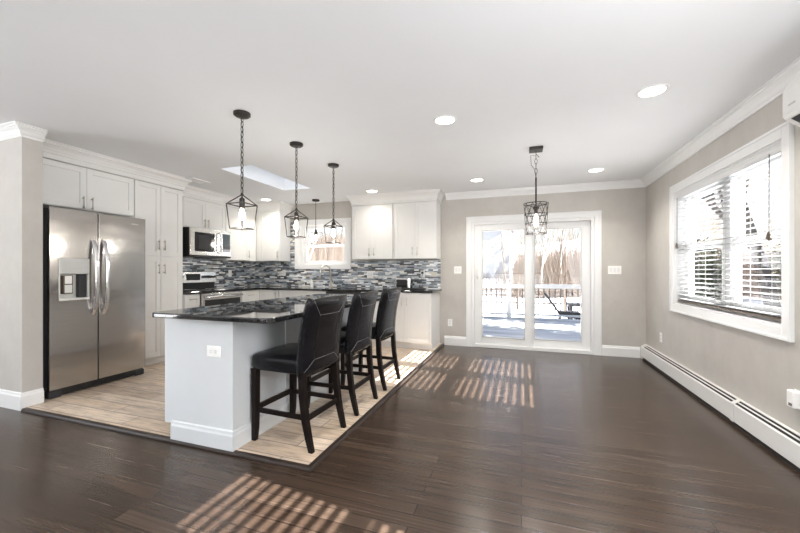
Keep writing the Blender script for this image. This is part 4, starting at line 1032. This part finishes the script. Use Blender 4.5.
for (a, b) in ((-.75, -.38), (-.75, .38), (.75, -.38), (.75, .38)): MB().box(cx + a - .05, cx + a + .05, cy + b - .05, cy + b + .05, cz - 0.05, cz + .60).build('leg', 'black_metal', r)
# rail fence in the yard
r = thing('rail_fence', 'low dark rail fence across the snowy yard beyond the deck', 'fence', (-1.5, 19, GZ))
for i in range(8): xx = -9 + i * 2.2; MB().box(xx - .06, xx + .06, 18.94, 19.06, GZ - .1, GZ + 1.05).build('post', 'bark', r)
for z in (0.35, 0.72, 1.0): MB().box(-9.1, 6.5, 19.06, 19.1, GZ + z - .04, GZ + z + .04).build('rail', 'bark', r)
# neighbour house
r = thing('house', 'pale sided neighbour house far beyond the deck at the left of the door', 'house', (-3.5, 31, 0.3))
hm = MB(); hm.box(-8.6, -0.9, 30, 36, 0.2, 5.0)
for i in range(24): hm.box(-8.6, -0.9, 29.97, 30.0, 0.3 + i * 0.195, 0.3 + i * 0.195 + 0.15)
hm.build('wall', 'siding', r)
MB().prism([(-9.0, 4.9), (-0.5, 4.9), (-4.75, 7.2)], 'y', 29.6, 36.4).build('roof', 'roofing', r)
MB().box(-3.6, -2.4, 29.93, 29.98, 2.2, 3.8).build('window', 'grey_panel', r)
# bare trees
def tree_mesh(seed, H, lean=(0, 0), spread=0.55, depth=4, r0=0.12):
    rnd = random.Random(seed); m = MB()
    def grow(p, d, L, r, k):
        n = 3; pts = [p]; q = p; dd = d
        for i in range(n):
            dd = (dd + Vector((rnd.uniform(-.12, .12), rnd.uniform(-.12, .12), 0.04))).normalized(); q = q + dd * (L / n); pts.append(q)
        m.tube(pts, [r * (1 - 0.4 * i / n) for i in range(n + 1)], 6 if k > 2 else 4, caps=False)
        if k == 0: return
        for c in range(rnd.choice((2, 3, 3)) if k < depth else 4):
            t = rnd.uniform(0.45, 1.0); b = pts[0].lerp(pts[-1], t) if t < 1 else q
            i = min(n - 1, int(t * n)); b = pts[i].lerp(pts[i + 1], t * n - i)
            nd = (dd + Vector((rnd.uniform(-1, 1), rnd.uniform(-1, 1), rnd.uniform(-.1, .7))) * spread * 1.3).normalized()
            grow(b, nd, L * rnd.uniform(0.55, 0.75), r * 0.5, k - 1)
        grow(q, (dd + Vector((rnd.uniform(-.3, .3), rnd.uniform(-.3, .3), 0.2))).normalized(), L * 0.7, r * 0.6, k - 1)
    grow(Vector((0, 0, -0.2)), Vector((lean[0], lean[1], 1)).normalized(), H * 0.42, r0, depth)
    return m
tm = [tree_mesh(11 + i, 9 + i, r0=0.075 + 0.015 * i, depth=5).build('bare_tree', 'pale_bark') for i in range(3)]
spots = [(1.2, 24.5), (2.6, 27), (3.9, 25), (0.3, 29), (5.2, 29), (-1.2, 27.5), (-4.5, 26), (-7.5, 24), (-9.5, 23), (-12.0, 25), (-14.5, 22), (-11, 29), (6.8, 26), (9.5, 27)]
for i, (x, y) in enumerate(spots):
    o = tm[i % 3] if i < 3 else tm[i % 3].copy()
    if i >= 3: COL.objects.link(o)
    o.location = (x, y, ground_h(x, y)); o.rotation_euler = (0, 0, i * 1.7)
    s_ = 0.85 + 0.3 * ((i * 37) % 10) / 10; o.scale = (s_, s_, s_)
    tag(o, 'leafless winter tree in the woods beyond the snowy yard', 'tree', 'bare trees beyond the yard')
# brown brush on the bank
bm_ = MB(); rnd = random.Random(3)
def twig(x, y, h, lean=0.25, r=0.014):
    z = ground_h(x, y) - 0.05; k = len(bm_.v)
    tx_, ty_ = x + rnd.uniform(-lean, lean) * h, y + rnd.uniform(-lean, lean) * h
    for (a, b) in ((0, 1), (0.87, -0.5), (-0.87, -0.5)): bm_.v.append((x + a * r, y + b * r, z))
    bm_.v.append((tx_, ty_, z + h)); bm_.f += [(k, k + 1, k + 3), (k + 1, k + 2, k + 3), (k + 2, k, k + 3)]
for i in range(15000):
    y = 23.5 + rnd.random() ** 1.3 * 14; x = -6 + rnd.random() * 24
    if -9.5 < x < -0.6 and (y > 28.5 or rnd.random() < 0.75): continue
    twig(x, y, rnd.uniform(0.6, 2.2) * rnd.uniform(0.5, 1.1) + 0.05 * (y - 23), 0.35, 0.018)
for i in range(2200):                                     # tall thin stems fading upward
    y = 24.5 + rnd.random() * 13; x = -0.6 + rnd.random() * 17
    twig(x, y, 2.2 + 7.5 * rnd.random() ** 1.6, 0.25, 0.016)
for i in range(9000):                                     # thicket seen from the sink window
    y = 22 + rnd.random() * 14; x = -y * rnd.uniform(0.50, 0.76)
    twig(x, y, rnd.uniform(1.5, 4.6) + 0.06 * (y - 22), 0.22, 0.024)
tag(bm_.build('brush', 'brush_brown'), 'dense brown winter brush on the bank beyond the yard', 'brush', kind='stuff')
# right side yard
r = thing('board_fence', 'brown vertical board fence seen through the right wall window', 'fence', (9.5, 17, 0))
for i in range(5):
    m = MB(); ya = 13.4 + i * 2.4
    for j in range(16): m.box(9.5, 9.53, ya + j * 0.15, ya + j * 0.15 + 0.142, 0.05, 1.95)
    m.box(9.53, 9.57, ya, ya + 2.4, 0.4, 0.5).box(9.53, 9.57, ya, ya + 2.4, 1.5, 1.6)
    m.build('fence_panel', 'fence_wood', r)
    MB().box(9.53, 9.65, ya - 0.06, ya + 0.06, -0.2, 2.05).build('post', 'fence_wood', r)
def leafy(m, c, rx, ry, rz, n, s=0.06, rnd=random.Random(5)):
    for i in range(n):
        u = rnd.uniform(-1, 1); a = rnd.uniform(0, 2 * PI); q = rnd.random() ** 0.4; w = math.sqrt(1 - u * u)
        p = Vector((c[0] + rx * q * w * math.cos(a), c[1] + ry * q * w * math.sin(a), c[2] + rz * q * u))
        d1 = Vector((rnd.uniform(-1, 1), rnd.uniform(-1, 1), rnd.uniform(-1, 1))).normalized() * s; d2 = d1.orthogonal().normalized() * s * 0.45
        k = len(m.v); m.v += [tuple(p - d1), tuple(p + d2), tuple(p + d1), tuple(p - d2)]; m.f.append((k, k + 1, k + 2, k + 3))
def shrub(name, label, cat, x, y, h, w, mat, n, cone=False):
    g = ground_h(x, y); r = thing(name, label, cat, (x, y, g))
    m = MB()
    if cone:
        for i in range(9):
            t = i / 8; leafy(m, (x, y, g + 0.15 + t * (h - 0.2)), w * (1.02 - t * 0.9), w * (1.02 - t * 0.9), h * 0.09, int(n / 9 * (1.6 - 1.2 * t)), 0.15)
    else:
        for i in range(6): leafy(m, (x + random.uniform(-.4, .4) * w, y + random.uniform(-.4, .4) * w, g + h * random.uniform(0.35, 0.72)), w * 0.62, w * 0.62, h * 0.32, int(n / 6))
    m.build('foliage', mat, r)
    MB().cyl((x, y, g - 0.1), (x, y, g + h * 0.8), 0.05 * h / 2, 8, 0.015).build('trunk', 'bark', r)
    return r
shrub('evergreen_shrub', 'dark green evergreen shrub low in the left half of the right window', 'shrub', 4.3, 10.4, 2.5, 0.75, 'evergreen', 3600)
shrub('evergreen_shrub', 'yellow-green shrub behind the lower right pane of the right window', 'shrub', 7.4, 12.9, 3.4, 1.0, 'yellow_green_leaf', 3000)
o = tree_mesh(41, 9.5, (-0.14, 0.02), depth=5, r0=0.19).build('leaning_tree', 'bark')
o.location = (6.35, 12.0, ground_h(6.35, 12.0)); tag(o, 'leaning bare tree seen through the upper right pane of the right window', 'tree')
for i, (x, y) in enumerate([(11.5, 19.0), (12.5, 24.0), (14, 29), (10.5, 22)]):
    o = tm[i % 3].copy(); COL.objects.link(o); o.location = (x, y, ground_h(x, y)); o.rotation_euler = (0, 0, i * 2.1 + 1); o.scale = (0.9, 0.9, 0.9)
    tag(o, 'leafless tree behind the board fence at the right', 'tree', 'bare trees behind the board fence')
# tall evergreens east of the deck, shading it
for i, (x, y) in enumerate([(7.8, 6.3), (8.6, 9.0), (9.5, 12.0)]):
    shrub('evergreen_tree', ('tall dark evergreen east of the deck, closest to the house', 'tall dark evergreen east of the deck, middle of three', 'tall dark evergreen east of the deck, farthest from the house')[i], 'tree', x, y, 9.5, 2.1, 'evergreen', 9000, cone=True)
